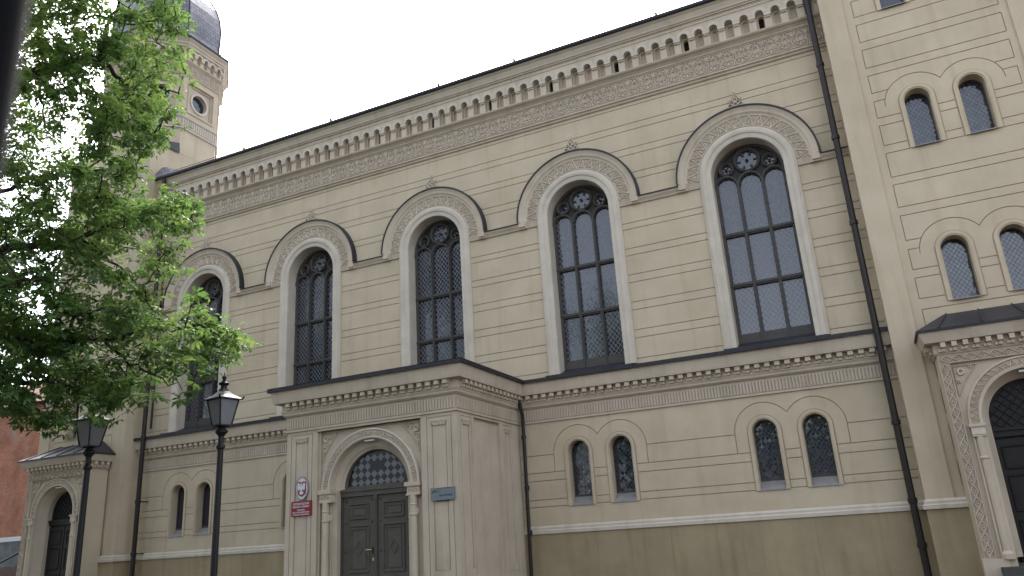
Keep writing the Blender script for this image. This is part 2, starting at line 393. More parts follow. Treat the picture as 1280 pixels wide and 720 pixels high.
# ---- hall front wall
regs = []
XL, XR = -TX+TW, TX-TW
regs.append((rect(XL, XR, 1.66, 1.84), .0, 'wall'))
regs.append((rect(XL, XR, -.1, 1.66), .035, 'plinth'))
for x in (-11.3, -9.4, -7.5, -5.6, -3.7, 4.7, 6.7, 8.45, 10.2, 11.95): regs.append((rect(x-.007, x+.007, 0, 1.62), .028, 'groove'))
for z in (3.27, 3.05, 2.54, 2.35, 3.75):
    bl = []
    for c in pairs:
        for s_ in (-1, 1):
            k = c+s_*sPX
            if z > 3.3: bl.append((c-sPX-sO, c+sPX+sO))
            else: bl.append((k-sF, k+sF))
    for a, b in free(XL, XR, bl): regs.append((rect(a, b, z-GR/2, z+GR/2), -.022, 'groove'))
for z in (13.84, 13.26, 13.04, 12.46, 12.24, 11.65, 11.43, 10.09, 9.90, 9.31, 9.10, 8.52, 8.29, 7.71, 7.48, 6.90, 6.67, 6.09):
    bl = []
    for c in WX:
        if z > SP:
            h = 1.9
            if z-SP < h: q = sqrt(h*h-(z-SP)**2); bl.append((c-q, c+q))
        else: bl.append((c-1.3, c+1.3))
    for a, b in free(XL, XR, bl): regs.append((rect(a, b, z-GR/2, z+GR/2), -.022, 'groove'))
for c in pairs:
    arc_groove(regs, c, sSP, sO, sPX, 3.27)
    for s_ in (-1, 1):
        k = c+s_*sPX
        regs.append((archpoly(k, sSP, sF, sB), .0, 'groove'))
        regs.append((archpoly(k, sSP, sF-.028, sB), .035, 'wall'))
        regs.append((archpoly(k, sSP, sR+.03, sB+.01), .012, 'wall'))
        regs.append((archpoly(k, sSP, sR, sB), None, 'wall', -.42))
for c in WX: regs.append((archpoly(c, SP, RW+.1, ZB, 36), None, 'wall', -.02))
mb = MB(); mb.relief(FW, rect(XL, XR, -.1, 14.90), regs)
mb.face([(XL, .35, 14.8), (XR, .35, 14.8), (XR, .35, 16.2), (XL, .35, 16.2)], 'dark')
mb.build('hall_wall', B)
# faint vertical joints in the plinth
# body behind the front wall
mb = MB()
mb.box(XL+.02, XR-.02, .62, 20, -.1, 16.0, 'wall'); mb.build('rear_wall', B)

# ---- plinth band (white moulding)
prof = [(.0, 1.63, 'white'), (.075, 1.64, 'white'), (.075, 1.72, 'white'), (.045, 1.75, 'white'), (.045, 1.80, 'white'), (.0, 1.85, 'white')]
for a, b in ((XL, -2.6), (2.6, XR)): mb = MB(); mb.sweep([(a, 0), (b, 0)], prof); mb.build('plinth_moulding', B)

# ---- belt course: one section round hall and porch
PW, PY = 2.62, -3.75
belt_prof = [(.0, 4.66, 'trim'), (.045, 4.67, 'trim'), (.045, 4.71, 'trim'), (.025, 4.72, 'ornbg'), (.025, 5.07, 'trim'), (.06, 5.09, 'trim'), (.10, 5.13, 'trim'),
             (.10, 5.17, 'trim'), (.13, 5.22, 'trim'), (.13, 5.25, 'trim'), (.11, 5.25, 'trim'), (.11, 5.44, 'trim'), (.29, 5.45, 'trim'), (.305, 5.52, 'trim'), (.32, 5.62, 'trim'),
             (.345, 5.76, 'trim'), (.345, 5.78, 'flash'), (.41, 5.77, 'flash'), (.41, 5.865, 'flash'), (.30, 5.89, 'flash'), (.0, 5.93, 'flash')]
pathA = [(XL, 0), (-PW, 0), (-PW, PY), (PW, PY), (PW, 0), (XR, 0)]
def along(path, step, fn, inset=0):
    for j in range(len(path)-1):
        a, b = path[j], path[j+1]; L = math.hypot(b[0]-a[0], b[1]-a[1]); d = ((b[0]-a[0])/L, (b[1]-a[1])/L); n_ = (d[1], -d[0])
        k = max(1, round((L-2*inset)/step)); st = (L-2*inset)/k
        for q in range(k):
            t = inset+st*(q+.5)
            F = (lambda c, d, n_: (lambda u, v, dd: (c[0]+d[0]*u+n_[0]*dd, c[1]+d[1]*u+n_[1]*dd, v)))((a[0]+d[0]*t, a[1]+d[1]*t), d, n_)
            fn(F)
def dentil(mb, z0=5.255, z1=5.44, w=.063, o=.11):
    def f(F):
        mb.fbox(F, -w, w, (z0+z1)/2-.01, z1-.002, o, o+.145, 'trim')
        mb.fbox(F, -w*.62, w*.62, z0, (z0+z1)/2-.01, o, o+.075, 'trim')
        mb.fbox(F, -w*2.1, -w*.62-.002, z0, z0+.06, o, o+.05, 'trim')
    return f
def flute(mb, z0, z1, o, w=.023):
    def f(F):
        mb.fbox(F, -w, w, z0, z1, o, o+.022, 'trim')
        mb.fbox(F, -w-.012, w+.012, z1, z1+.03, o, o+.022, 'trim')
    return f
def belt(name, path):
    mb = MB(); mb.sweep(path, belt_prof); along(path, .244, dentil(mb), .06); along(path, .0813, flute(mb, 4.745, 5.0, .025), .03)
    o = mb.build(name, B)
belt('belt_course', [(XL, 0), (-PW, 0)]); belt('belt_course', [(PW, 0), (XR, 0)])

# ---- impost ledge between the window hoods
HR = 1.93
lp = [(.0, 10.62, 'trim'), (.05, 10.63, 'trim'), (.07, 10.68, 'trim'), (.12, 10.74, 'trim'), (.135, 10.79, 'flash'), (.165, 10.79, 'flash'), (.165, 10.82, 'flash'), (.0, 10.87, 'flash')]
edges_ = [XL]+[v for c in WX for v in (c-HR+.03, c+HR-.03)]+[XR]
mb = MB()
for a, b in zip(edges_[0::2], edges_[1::2]): mb = MB(); mb.sweep([(a, 0), (b, 0)], lp); mb.build('impost_ledge', B)

# ---- one big window, copied five times
def big_window():
    W = MB(); c = (0, 0); yg = .45; Fg = front(yg)
    fr = 'frame'
    z0 = 6.22
    # outer frame: along the opening
    W.arcsweep(Fg, (0, SP), [(RW+.05, -.02, fr), (RW+.05, .08, fr), (RW-.07, .08, fr), (RW-.085, .03, fr), (RW-.085, -.02, fr)], legs=z0)
    W.fbox(Fg, -RW, RW, z0-.12, z0+.13, -.02, .09, fr); W.fbox(Fg, -RW, RW, z0+.13, z0+.17, -.02, .07, fr)
    for x in (-.333, .333):
        W.fbox(Fg, x-.045, x+.045, z0+.05, 10.75, -.02, .085, fr); W.fbox(Fg, x-.018, x+.018, z0-.1, 10.75, .085, .125, fr)
    for z in (7.75, 9.22):
        W.fbox(Fg, -RW, RW, z-.06, z+.06, -.02, .07, fr); W.fbox(Fg, -RW, RW, z-.02, z+.03, .07, .105, fr)
    # arched heads
    for x in (-.655, 0, .655):
        W.arcsweep(Fg, (x, 10.66), [(.345, -.02, fr), (.345, .08, fr), (.335, .115, fr), (.30, .115, fr), (.265, .06, fr), (.265, -.02, fr)], n=18)
    # circles
    for x, z, r in ((0, 11.36, .37), (-.60, 11.20, .215), (.60, 11.20, .215)):
        W.arcsweep(Fg, (x, z), [(r+.01, -.02, fr), (r, .09, fr), (r-.03, .115, fr), (r-.055, .09, fr), (r-.085, .05, fr), (r-.085, -.02, fr)], a0=0, a1=2*pi, n=28, caps=False)
        nf = 6 if r > .3 else 5
        for k in range(nf):
            a = 2*pi*k/nf+pi/2+pi/nf; rr = r-.085; q = .11 if r > .3 else .06
            W.rib(Fg, (x+rr*cos(a), z+rr*sin(a)), (x+(rr-q)*cos(a), z+(rr-q)*sin(a)), q*.7, -.02, .04, fr)
        W.ring(Fg, (x, z), .035, .03, -.02, .05, fr, 8)
    # spandrel tracery plate between the circles and the heads
    o1 = archpoly(0, SP, RW-.03, 10.66, 30)
    rg = [(archpoly(x, 10.66, .30, 10.60, 16), None, fr, -.03) for x in (-.655, 0, .655)]
    rg += [(circ(0, 11.36, .34), None, fr, -.03), (circ(-.60, 11.20, .185), None, fr, -.03), (circ(.60, 11.20, .185), None, fr, -.03)]
    W.relief(Fg, o1, rg, base=(.012, 'tracery'))
    w = W.build('arched_window', B)
    G = MB(); G.face([Fg(u, v, -.012) for u, v in archpoly(0, SP, RW, z0, 30)], 'glass'); G.build('glass', w)
    # surround
    A = MB()
    A.arcsweep(FW, (0, SP), [(RW, -.47, 'white'), (RW, .03, 'white'), (RW+.015, .055, 'white'), (RW+.13, .075, 'white'), (RW+.15, .10, 'white'), (RW+.20, .115, 'white'), (RW+.27, .115, 'white'),
                             (RW+.29, .09, 'white'), (RW+.32, .085, 'white'), (RW+.345, .05, 'white'), (RW+.345, -.005, 'white')], legs=5.96, n=44)
    A.build('surround', w)
    # arch frieze with chevrons
    H = MB(); ri, ro = RW+.335, 1.68
    H.relief(FW, sector(0, SP, ri, ro, 0, pi, 44), [], base=(.045, 'ornbg'), edge=0)
    # straight legs of frieze down to ledge
    for s_ in (-1, 1): H.fbox(FW, min(s_*ri, s_*ro), max(s_*ri, s_*ro), 10.64, SP, 0, .045, 'ornbg')
    N = 17; a_ = lambda r, a: (r*cos(a), SP+r*sin(a)); rm0, rm1 = ri+.03, ro-.03
    H.ring(FW, (0, SP), rm0, .035, .04, .075, 'orn', 44, 0, pi); H.ring(FW, (0, SP), rm1, .035, .04, .075, 'orn', 44, 0, pi)
    for k in range(N):
        t0 = pi*k/N; t1 = pi*(k+1)/N; tm = (t0+t1)/2
        H.rib(FW, a_(rm0, t0), a_(rm1, tm), .035, .04, .08, 'orn'); H.rib(FW, a_(rm1, tm), a_(rm0, t1), .035, .04, .08, 'orn')
        H.rib(FW, a_(rm0+.05, tm), a_(rm0+.17, tm), .05, .04, .075, 'orn')
        H.rib(FW, a_(rm0+.05, tm-.03), a_(rm0+.13, tm-.012), .022, .04, .07, 'orn'); H.rib(FW, a_(rm0+.05, tm+.03), a_(rm0+.13, tm+.012), .022, .04, .07, 'orn')
        H.rib(FW, a_(rm1-.05, t0+.02), a_(rm1-.15, t0+.005), .022, .04, .07, 'orn'); H.rib(FW, a_(rm1-.05, t1-.02), a_(rm1-.15, t1-.005), .022, .04, .07, 'orn')
    H.build('arch_frieze', w)
    # hood mould with metal on top
    K = MB()
    K.arcsweep(FW, (0, SP), [(1.655, .0, 'trim'), (1.66, .07, 'trim'), (1.70, .085, 'trim'), (1.74, .12, 'trim'), (1.80, .13, 'trim'), (1.87, .165, 'trim'), (HR-.035, .175, 'flash'),
                             (HR-.035, .20, 'flash'), (HR+.012, .20, 'flash'), (HR+.03, .0, 'flash')], n=48)
    for s_ in (-1, 1):
        a, b = sorted((s_*1.655, s_*(HR-.01)))
        K.fbox(FW, a, b, 10.63, SP, 0, .10, 'trim')
        a, b = sorted((s_*1.70, s_*(HR-.03))); K.fbox(FW, a, b, 10.68, SP, .10, .15, 'trim')
    K.build('hood_mould', w)
    # sill: sloping dark metal tray
    s = MB(); x = RW+.30
    s.face([(-RW, .36, 6.14), (RW, .36, 6.14), (RW, -.02, 5.98), (-RW, -.02, 5.98)], 'flash')
    s.face([(-RW, -.02, 5.98), (RW, -.02, 5.98), (x, -.43, 5.895), (-x, -.43, 5.895)], 'flash')
    s.face([(-x, -.43, 5.895), (x, -.43, 5.895), (x, -.43, 5.775), (-x, -.43, 5.775)], 'flash')
    for s_ in (-1, 1):
        s.face([(s_*RW, -.02, 5.98), (s_*x, -.43, 5.895), (s_*x, -.43, 5.775), (s_*(x), 0, 5.85)], 'flash')
    s.build('sill', w)
    # finial: little carved palmette
    f = MB(); zt = SP+HR
    for (u, v, r, d) in ((0, .10, .10, .15), (-.15, .09, .10, .13), (.15, .09, .10, .13), (0, .25, .095, .14), (-.10, .24, .065, .12), (.10, .24, .065, .12), (0, .38, .07, .12), (-.05, .34, .05, .1), (.05, .34, .05, .1), (0, .48, .04, .1)):
        f.ring(FW, (u, zt+v), r*.62, r*.6, .0, d, 'orn', 9)
        if r > .08: f.ring(FW, (u, zt+v), r*.2, r*.2, .0, d*.8, 'orn', 6)
    for s_ in (-1, 1):
        f.rib(FW, (0, zt+.05), (s_*.24, zt+.02), .05, 0, .1, 'orn'); f.rib(FW, (0, zt+.15), (s_*.16, zt+.32), .035, 0, .09, 'orn')
    f.rib(FW, (0, zt), (0, zt+.58), .035, 0, .1, 'orn')
    f.build('finial', w)
    return w
bw = big_window(); bw.location = (WX[0], 0, 0)
for x in WX[1:]: copy_tree(bw, (x-WX[0], 0, 0), B)

# ---- small arched windows
def small_window(y0, sp, r, bot, depth, sill=True):
    """glass with thin frame in a reveal"""
    W = MB(); Fg = front(y0+depth)
    zb = bot+(.26 if sill else .02)
    W.arcsweep(Fg, (0, sp), [(r+.01, -.02, 'frame'), (r+.01, .02, 'frame'), (r-.03, .02, 'frame'), (r-.03, -.02, 'frame')], legs=zb, n=18)
    W.fbox(Fg, -r, r, zb-.03, zb+.03, -.02, .025, 'frame')
    w = W.build('small_window', B)
    G = MB(); G.face([Fg(u, v, -.008) for u, v in archpoly(0, sp, r, zb, 18)], 'glass_small'); G.build('glass', w)
    s = MB()
    s.face([(-r, y0+depth+.02, zb), (r, y0+depth+.02, zb), (r, y0-.02, bot+.01), (-r, y0-.02, bot+.01)], 'zincsill')
    s.face([(-r, y0-.02, bot+.01), (r, y0-.02, bot+.01), (r, y0-.02, bot-.015), (-r, y0-.02, bot-.015)], 'zincsill')
    s.build('sill', w)
    return w
M['zincsill'] = mat('grey_sill', (.26, .245, .235), .6, vary=.2, vscale=5)
sw = small_window(0, sSP, sR, sB, .30)
sw.location = (pairs[0]-sPX, 0, 0)
for c in pairs:
    for s_ in (-1, 1):
        if c == pairs[0] and s_ == -1: continue
        copy_tree(sw, (c+s_*sPX-(pairs[0]-sPX), 0, 0), B)

# ---- main cornice
def ornament_band(mb, F, u0, u1, z0, z1, d, unit=.40):
    """interlaced scrollwork: overlapping rings, palmettes and buds"""
    n = round((u1-u0)/unit); st = (u1-u0)/n; zm = (z0+z1)/2; h = (z1-z0)/2; e = d+.035
    mb.rib(F, (u0, z0+.02), (u1, z0+.02), .03, d, e, 'orn'); mb.rib(F, (u0, z1-.02), (u1, z1-.02), .03, d, e, 'orn')
    for k in range(n):
        c = u0+st*(k+.5)
        mb.ring(F, (c, zm), st*.46, .024, d, e, 'orn', 14, ry=h*.80)
        mb.ring(F, (c, zm), st*.20, .024, d, e, 'orn', 8, ry=h*.36)
        for s_ in (-1, 1):
            for t_ in (-1, 1):
                mb.rib(F, (c+s_*st*.10, zm+t_*h*.34), (c+s_*st*.27, zm+t_*h*.62), .03, d, e, 'orn')
                mb.rib(F, (c+s_*st*.5, zm+t_*h*.30), (c+s_*st*.40, zm+t_*h*.86), .032, d, e, 'orn')
                mb.ring(F, (c+s_*st*.30, zm+t_*h*.30), .016, .02, d, e, 'orn', 5)
        mb.rib(F, (c, zm+h*.45), (c, zm+h*.78), .04, d, e, 'orn'); mb.rib(F, (c, zm-h*.45), (c, zm-h*.78), .04, d, e, 'orn')
        mb.ring(F, (c+st/2, zm), .03, .04, d, e, 'orn', 6)
def arcade(mb, F, u0, n, st, z0, zs, z1, hw, d0, d1, dark=(), slot=.055):
    """row of little niches under scalloped arches"""
    u1 = u0+n*st; rg = []
    for k in range(n):
        c = u0+st*(k+.5)
        rg.append((sector(c, zs, 0.001, min(st/2*.995, hw+.10), 0, pi, 14), d1+.07, 'white'))
    for k in range(n+1):
        c = u0+st*k; a, b = max(u0, c-(st/2-hw)), min(u1, c+(st/2-hw))
        rg.append((rect(a, b, zs-.10, zs+.0), d1+.065, 'white')); rg.append((rect(a+.02, b-.02, zs-.15, zs-.10), d1+.04, 'trim'))
    for k in range(n):
        c = u0+st*(k+.5)
        rg.append((archpoly(c, zs, hw, z0+.02, 14), d0, 'trim'))
        rg.append((archpoly(c+.015, zs-.06, hw*.62, z0+.04, 10), d0-.05, 'slot' if k % 5 in dark else 'trim') if k % 5 not in dark else
                  (archpoly(c+.015, zs-.06, hw*.62, z0+.04, 10), d0-.12, 'slot'))
    mb.relief(F, rect(u0, u1, z0, z1), rg, base=(d1, 'trim'), edge=0)
cw = MB()
cw.sweep([(XL, 0), (XR, 0)], [(.0, 13.95, 'trim'), (.05, 13.97, 'trim'), (.06, 14.02, 'trim'), (.11, 14.05, 'trim'), (.11, 14.09, 'trim'), (.05, 14.13, 'ornbg'), (.05, 14.73, 'trim'),
    (.09, 14.75, 'trim'), (.10, 14.79, 'trim'), (.16, 14.85, 'trim'), (.22, 14.88, 'trim'), (.25, 14.92, 'trim'), (.25, 14.945, 'trim'), (-.34, 14.95, 'trim')])
ornament_band(cw, FW, XL+.01, XR-.01, 14.13, 14.73, .05)
cw.build('ornament_frieze', B)
cw = MB()
st = .4363; n_a = 57; u0 = 8.88-st*.5-st*49; n_a = int((XR-u0)/st)+0
k0 = 0
while u0-st > XL: u0 -= st; k0 += 1
n_a = int((XR-u0)/st)
dk = round((8.88-u0)/st-.5) % 5
arcade(cw, FW, u0, n_a, st, 14.95, 15.43, 15.78, .118, .07, .21, dark=(dk,))
cw.box(XL, u0-.001, -.22, 0, 14.95, 15.78, 'trim'); cw.box(u0+n_a*st+.001, XR, -.22, 0, 14.95, 15.78, 'trim')
cw.build('corbel_arcade', B)
cw = MB()
cw.sweep([(XL, 0), (XR, 0)], [(-.3, 15.775, 'trim'), (.23, 15.775, 'trim'), (.23, 15.90, 'trim'), (.27, 15.90, 'trim'), (.27, 15.93, 'trim'), (.31, 15.96, 'white'), (.32, 16.0, 'trim'), (.34, 16.05, 'trim'),
    (.37, 16.14, 'trim'), (.40, 16.16, 'white'), (.42, 16.205, 'white'), (.43, 16.21, 'flash'), (.49, 16.21, 'flash'), (.51, 16.235, 'flash'), (.51, 16.315, 'flash'), (.2, 16.34, 'flash'), (0, 16.36, 'flash')])
nn = int((XR-XL)/.109)
for k in range(nn):
    c = XL+(k+.5)*(XR-XL)/nn; cw.ring(FW, (c, 15.83), .045, .018, .225, .245, 'trim', 5, 0, pi)
cw.build('eaves_cornice', B)
cw = MB()
for x in (-11.9, -8, -3.9, .6, 3.45, 8.2): cw.box(x-.03, x+.03, -.45, -.39, 16.30, 16.46, 'flash')
cw.tube([(XL+.3, -.42, 16.44), (XR-.2, -.42, 16.44)], .012, 'flash', 5)
cw.build('lightning_rail', B)
# hall roof
r = MB()
r.face([(XL, -.45, 16.33), (XR, -.45, 16.33), (XR, 10, 19.6), (XL, 10, 19.6)], 'slate'); r.face([(XL, 20.5, 16.2), (XR, 20.5, 16.2), (XR, 10, 19.6), (XL, 10, 19.6)], 'slate')
for x in (XL, XR): r.face([(x, .2, 16.2), (x, 20.5, 16.2), (x, 10, 19.6)], 'wall')
r.build('roof', B)
r = MB()
r.v = [(XL, -.5, 16.27), (XL+.05, -.50, 16.55), (XL+.35, -.48, 16.72), (XL+.6, -.48, 16.66), (XL+.95, -.5, 16.3), (XL, 1.0, 16.9), (XL+.4, .9, 17.0), (XL+1.0, 1.0, 16.8)]
r.f = [(0, 1, 2, 3, 4), (1, 5, 6, 2), (2, 6, 7, 3), (3, 7, 4)]; r.m = [0]*4; r.mats = ['slate']; r.build('roof_valley', B)

# ================================================================== PORCH
P = MB(); FP = front(PY)
for_regs = []
fld = 1.60
z_top = 4.665
for_regs.append((rect(-fld, fld, .3, 4.60), -.13, 'trim'))
for s_ in (-1, 1):
    a, b = sorted((s_*(fld-.0), s_*(fld-.06))); for_regs.append((rect(a, b, .3, 4.60), -.07, 'trim'))
for c in (-2.12, 2.12):
    for_regs.append((rect(c-.36, c+.36, .75, 4.58), -.02, 'trim')); for_regs.append((rect(c-.335, c+.335, .775, 4.555), .0, 'trim'))
    for_regs.append((rect(c-.21, c+.21, .95, 4.42), -.035, 'trim')); for_regs.append((rect(c-.18, c+.18, .98, 4.38), -.02, 'trim'))
for_regs.append((archpoly(0, 3.03, 1.24, .3, 36), None, 'trim', -.42))
P.relief(FP, rect(-PW, PW, .0, z_top), for_regs, base=(0, 'trim'))
# sides
for s_ in (-1, 1):
    Fs = facex(s_*PW, s_)
    rg = [(rect(-2.83, -1.30, .3, 4.60), -.10, 'trim'), (rect(-2.76, -1.37, .36, 4.54), -.08, 'trim')]
    for c, hw in ((-3.27, .30), (-.83, .30)):
        rg.append((rect(c-hw, c+hw, .75, 4.58), -.02, 'trim')); rg.append((rect(c-hw+.025, c+hw-.025, .775, 4.555), 0, 'trim'))
        rg.append((rect(c-.17, c+.17, .95, 4.42), -.035, 'trim')); rg.append((rect(c-.14, c+.14, .98, 4.38), -.02, 'trim'))
    P.relief(Fs, rect(PY, 0, 0, z_top), rg, base=(0, 'trim'))
# bracket ornaments near the top of the pilasters
def bracket(F, c):
    P.face([F(c-.22, 4.46, .02), F(c+.22, 4.46, .02), F(c+.15, 4.36, .0), F(c-.15, 4.36, .0)], 'trim'); P.fbox(F, c-.22, c+.22, 4.46, 4.49, -.02, .03, 'trim')
    for q in range(5): P.fbox(F, c-.17+q*.075, c-.13+q*.075, 4.37, 4.455, -.03, .02, 'trim')
for c in (-2.12, 2.12): bracket(FP, c)
for s_ in (-1, 1):
    for c in (-3.27, -.83): bracket(facex(s_*PW, s_), c)
P.box(-PW-.06, PW+.06, PY-.06, 0, -.02, .55, 'trim')
porch = P.build('porch', B)
mb = MB(); pp = [(-PW, 0), (-PW, PY), (PW, PY), (PW, 0)]
mb.sweep(pp, belt_prof); along(pp, .2405, dentil(mb), .04); along(pp, .0813, flute(mb, 4.745, 5.0, .025), .0)
mb.box(-fld-.0, fld+.0, PY-.02, PY+.13, 4.60, 4.67, 'trim')
mb.build('entablature', porch)
r = MB(); e = PW+.40; ye = PY-.40
r.face([(-e, ye, 5.88), (e, ye, 5.88), (e-.6, 0, 6.06), (-e+.6, 0, 6.06)], 'flash')
r.face([(-e, ye, 5.88), (-e+.6, 0, 6.06), (-e, 0, 5.88)], 'flash'); r.face([(e, ye, 5.88), (e, 0, 5.88), (e-.6, 0, 6.06)], 'flash')
r.face([(-e, ye, 5.872), (e, ye, 5.872), (e, 0, 5.872), (-e, 0, 5.872)], 'flash')
r.build('roof', porch)
# doorway: archivolt, reveal arches
a = MB(); Ff = front(PY+.13)
a.arcsweep(Ff, (0, 3.03), [(1.50, 0, 'white'), (1.50, .10, 'white'), (1.46, .12, 'white'), (1.43, .09, 'ornbg'), (1.30, .09, 'white'), (1.27, .12, 'white'), (1.235, .10, 'white'), (1.225, .02, 'trim'),
    (1.225, -.02, 'trim'), (1.20, -.06, 'trim'), (1.20, -.09, 'trim'), (1.08, -.14, 'trim'), (1.05, -.15, 'trim'), (1.05, -.17, 'trim'), (.98, -.22, 'trim'), (.95, -.32, 'trim')], n=44)
for k in range(34):
    t0 = pi*k/34; t1 = pi*(k+1)/34; tm = (t0+t1)/2; q = lambda r, t: (r*cos(t), 3.03+r*sin(t))
    a.ring(Ff, q(1.365, tm), .045, .02, .085, .115, 'orn', 7)
    a.rib(Ff, q(1.31, t0), q(1.42, t1), .016, .085, .11, 'orn')
a.build('archivolt', porch)
for s_ in (-1, 1):
    a = MB()
    xs = sorted((s_*1.235, s_*1.08)); a.fbox(Ff, xs[0], xs[1], .5, 3.03, -.2, -.05, 'trim')
    # capital, colonnette
    x0, x1 = sorted((s_*1.54, s_*1.12)); a.fbox(Ff, x0, x1, 2.96, 3.06, -.05, .19, 'trim')
    x0, x1 = sorted((s_*1.50, s_*1.16)); a.fbox(Ff, x0, x1, 2.78, 2.96, -.05, .13, 'orn')
    x0, x1 = sorted((s_*1.52, s_*1.14)); a.fbox(Ff, x0, x1, 2.74, 2.78, -.05, .155, 'trim')
    for q in range(3):
        a.ring(Ff, (s_*(1.22+q*.11), 2.87), .035, .03, .12, .16, 'orn', 7)
    a.lathe((s_*1.33, PY+.03, .5), [(.12, 0), (.12, .12), (.085, .18), (.085, 1.75), (.105, 1.77), (.105, 1.80), (.085, 1.82), (.085, 2.0), (.1, 2.02), (.085, 2.05), (.085, 2.24)], 'trim', 12)
    x0, x1 = sorted((s_*1.43, s_*1.23)); a.fbox(Ff, x0, x1, 2.30, 2.44, -.05, .11, 'orn')
    a.build('colonnette', porch)
# spandrel ornaments
for s_ in (-1, 1):
    a = MB(); pts = [(s_*1.53, 4.54), (s_*.98, 4.54)]+[(s_*1.60*cos(t), 3.03+1.60*sin(t)) for t in (.93, .82, .7, .6, .5, .42, .33)] + [(s_*1.53, 3.5)]
    pts = [p for p in pts if abs(p[0]) <= 1.531]
    a.polyrib(Ff, [(s_*1.50, 4.52), (s_*1.03, 4.52), (s_*1.27, 4.22), (s_*1.45, 3.95), (s_*1.50, 3.80)], .03, 0, .04, 'trim', True)
    a.ring(Ff, (s_*1.40, 4.38), .07, .05, 0, .05, 'orn', 10)
    for (u, v, r_) in ((1.25, 4.43, .04), (1.45, 4.20, .04), (1.47, 4.05, .025), (1.13, 4.47, .025), (1.34, 4.26, .03)): a.ring(Ff, (s_*u, v), r_, .03, 0, .04, 'orn', 7)
    a.build('spandrel_ornament', porch)
# door
d = MB(); Fd = front(PY+.42)
d.relief(Fd, archpoly(0, 3.03, 1.24, .5, 30), [(archpoly(0, 3.12, .90, 3.12, 30), None, 'door', -.02)], base=(0, 'door'))
for s_ in (-1, 1):
    x0, x1 = sorted((s_*1.22, s_*1.04)); d.fbox(Fd, x0, x1, .5, 2.88, 0, .07, 'door')
d.fbox(Fd, -1.22, 1.22, 2.86, 2.98, 0, .10, 'door'); d.fbox(Fd, -1.22, 1.22, 2.98, 3.05, 0, .13, 'door'); d.fbox(Fd, -1.22, 1.22, 3.05, 3.09, 0, .06, 'door')
d.arcsweep(Fd, (0, 3.08), [(1.0, 0, 'door'), (1.0, .06, 'door'), (.93, .07, 'door'), (.90, .03, 'door'), (.90, -.02, 'door')], n=30)
for s_ in (-1, 1):
    x0, x1 = sorted((s_*.03, s_*1.03)); d.fbox(Fd, x0, x1, .5, 2.85, 0, .04, 'door')
    c = s_*.53
    for (z0, z1, hw) in ((2.30, 2.66, .30), (1.0, 2.12, .30)):
        d.polyrib(Fd, [(c-hw, z0), (c+hw, z0), (c+hw, z1), (c-hw, z1)], .055, .04, .075, 'door', True)
        d.polyrib(Fd, [(c-hw+.09, z0+.09), (c+hw-.09, z0+.09), (c+hw-.09, z1-.09), (c-hw+.09, z1-.09)], .03, .04, .06, 'door', True)
    d.polyrib(Fd, [(c-.12, 1.57), (c, 1.40), (c+.12, 1.57), (c, 1.74)], .03, .04, .06, 'door', True)
    for (u, v) in ((-.40, 2.75), (.40, 2.75), (-.40, 2.2), (.40, 2.2), (-.4, 1.5), (.4, 1.5)): d.ring(Fd, (c+u, v), .02, .02, .04, .06, 'door', 6)
d.fbox(Fd, -.045, .045, .5, 2.86, .04, .09, 'door')
for k in range(26): d.fbox(Fd, -.02, .02, .6+k*.086, .65+k*.086, .09, .105, 'door')
door = d.build('door', porch)
h = MB(); h.tube([Fd(-.10, 1.52, .05), Fd(-.10, 1.52, .13), Fd(-.26, 1.525, .14)], .016, 'brass', 6); h.fbox(Fd, -.13, -.07, 1.42, 1.60, .04, .055, 'blackpaint'); h.fbox(Fd, -.12, -.08, 1.26, 1.33, .04, .055, 'brass')
o = h.build('door_handle', porch)
# fanlight: chequer of leaded diamonds
f = MB(); s2 = .205; rf = .90
for i in range(-9, 10):
    for j in range(-1, 14):
        cx, cz = i*s2/2*1.0, 3.09+j*s2/2
        if (i+j) % 2: continue
        col = 'fanlight_pale' if (j % 2 == 1) else 'fanlight_dark'
        if math.hypot(i*s2/2, (j-5)*s2/2*1.0) < s2*1.02 : col = 'fanlight_dark'
        pts = [(cx-s2/2, cz), (cx, cz-s2/2), (cx+s2/2, cz), (cx, cz+s2/2)]
        if all(p[0]**2+(p[1]-3.12)**2 < (rf+.08)**2 for p in pts): f.face([Fd(u, v, -.02) for u, v in pts], col)
M['fanlight_pale'] = mat('fanlight_pale', (.13, .135, .14), .35, spec=.5, vary=.25, vscale=8); M['fanlight_dark'] = mat('fanlight_dark', (.006, .007, .011), .3, spec=.35)
f.face([Fd(u, v, -.03) for u, v in archpoly(0, 3.03, .97, 3.03, 30)], 'fanlight_dark')
f.build('fanlight', porch)
l = MB(); l.fbox(Ff, -.15, .15, 4.20, 4.235, -.12, .06, 'signwhite'); l.build('soffit_lamp', porch)
s = MB()
for k in range(3): s.box(-1.5-.3*k, 1.5+.3*k, PY-.35-.33*k, PY-.07 if k == 0 else PY-.35-.33*(k-1)-.001, -.1, .48-.16*k, 'ground')
s.box(-1.22, 1.22, PY-.07, PY+.45, .3, .5, 'ground')
s.build('step', porch)

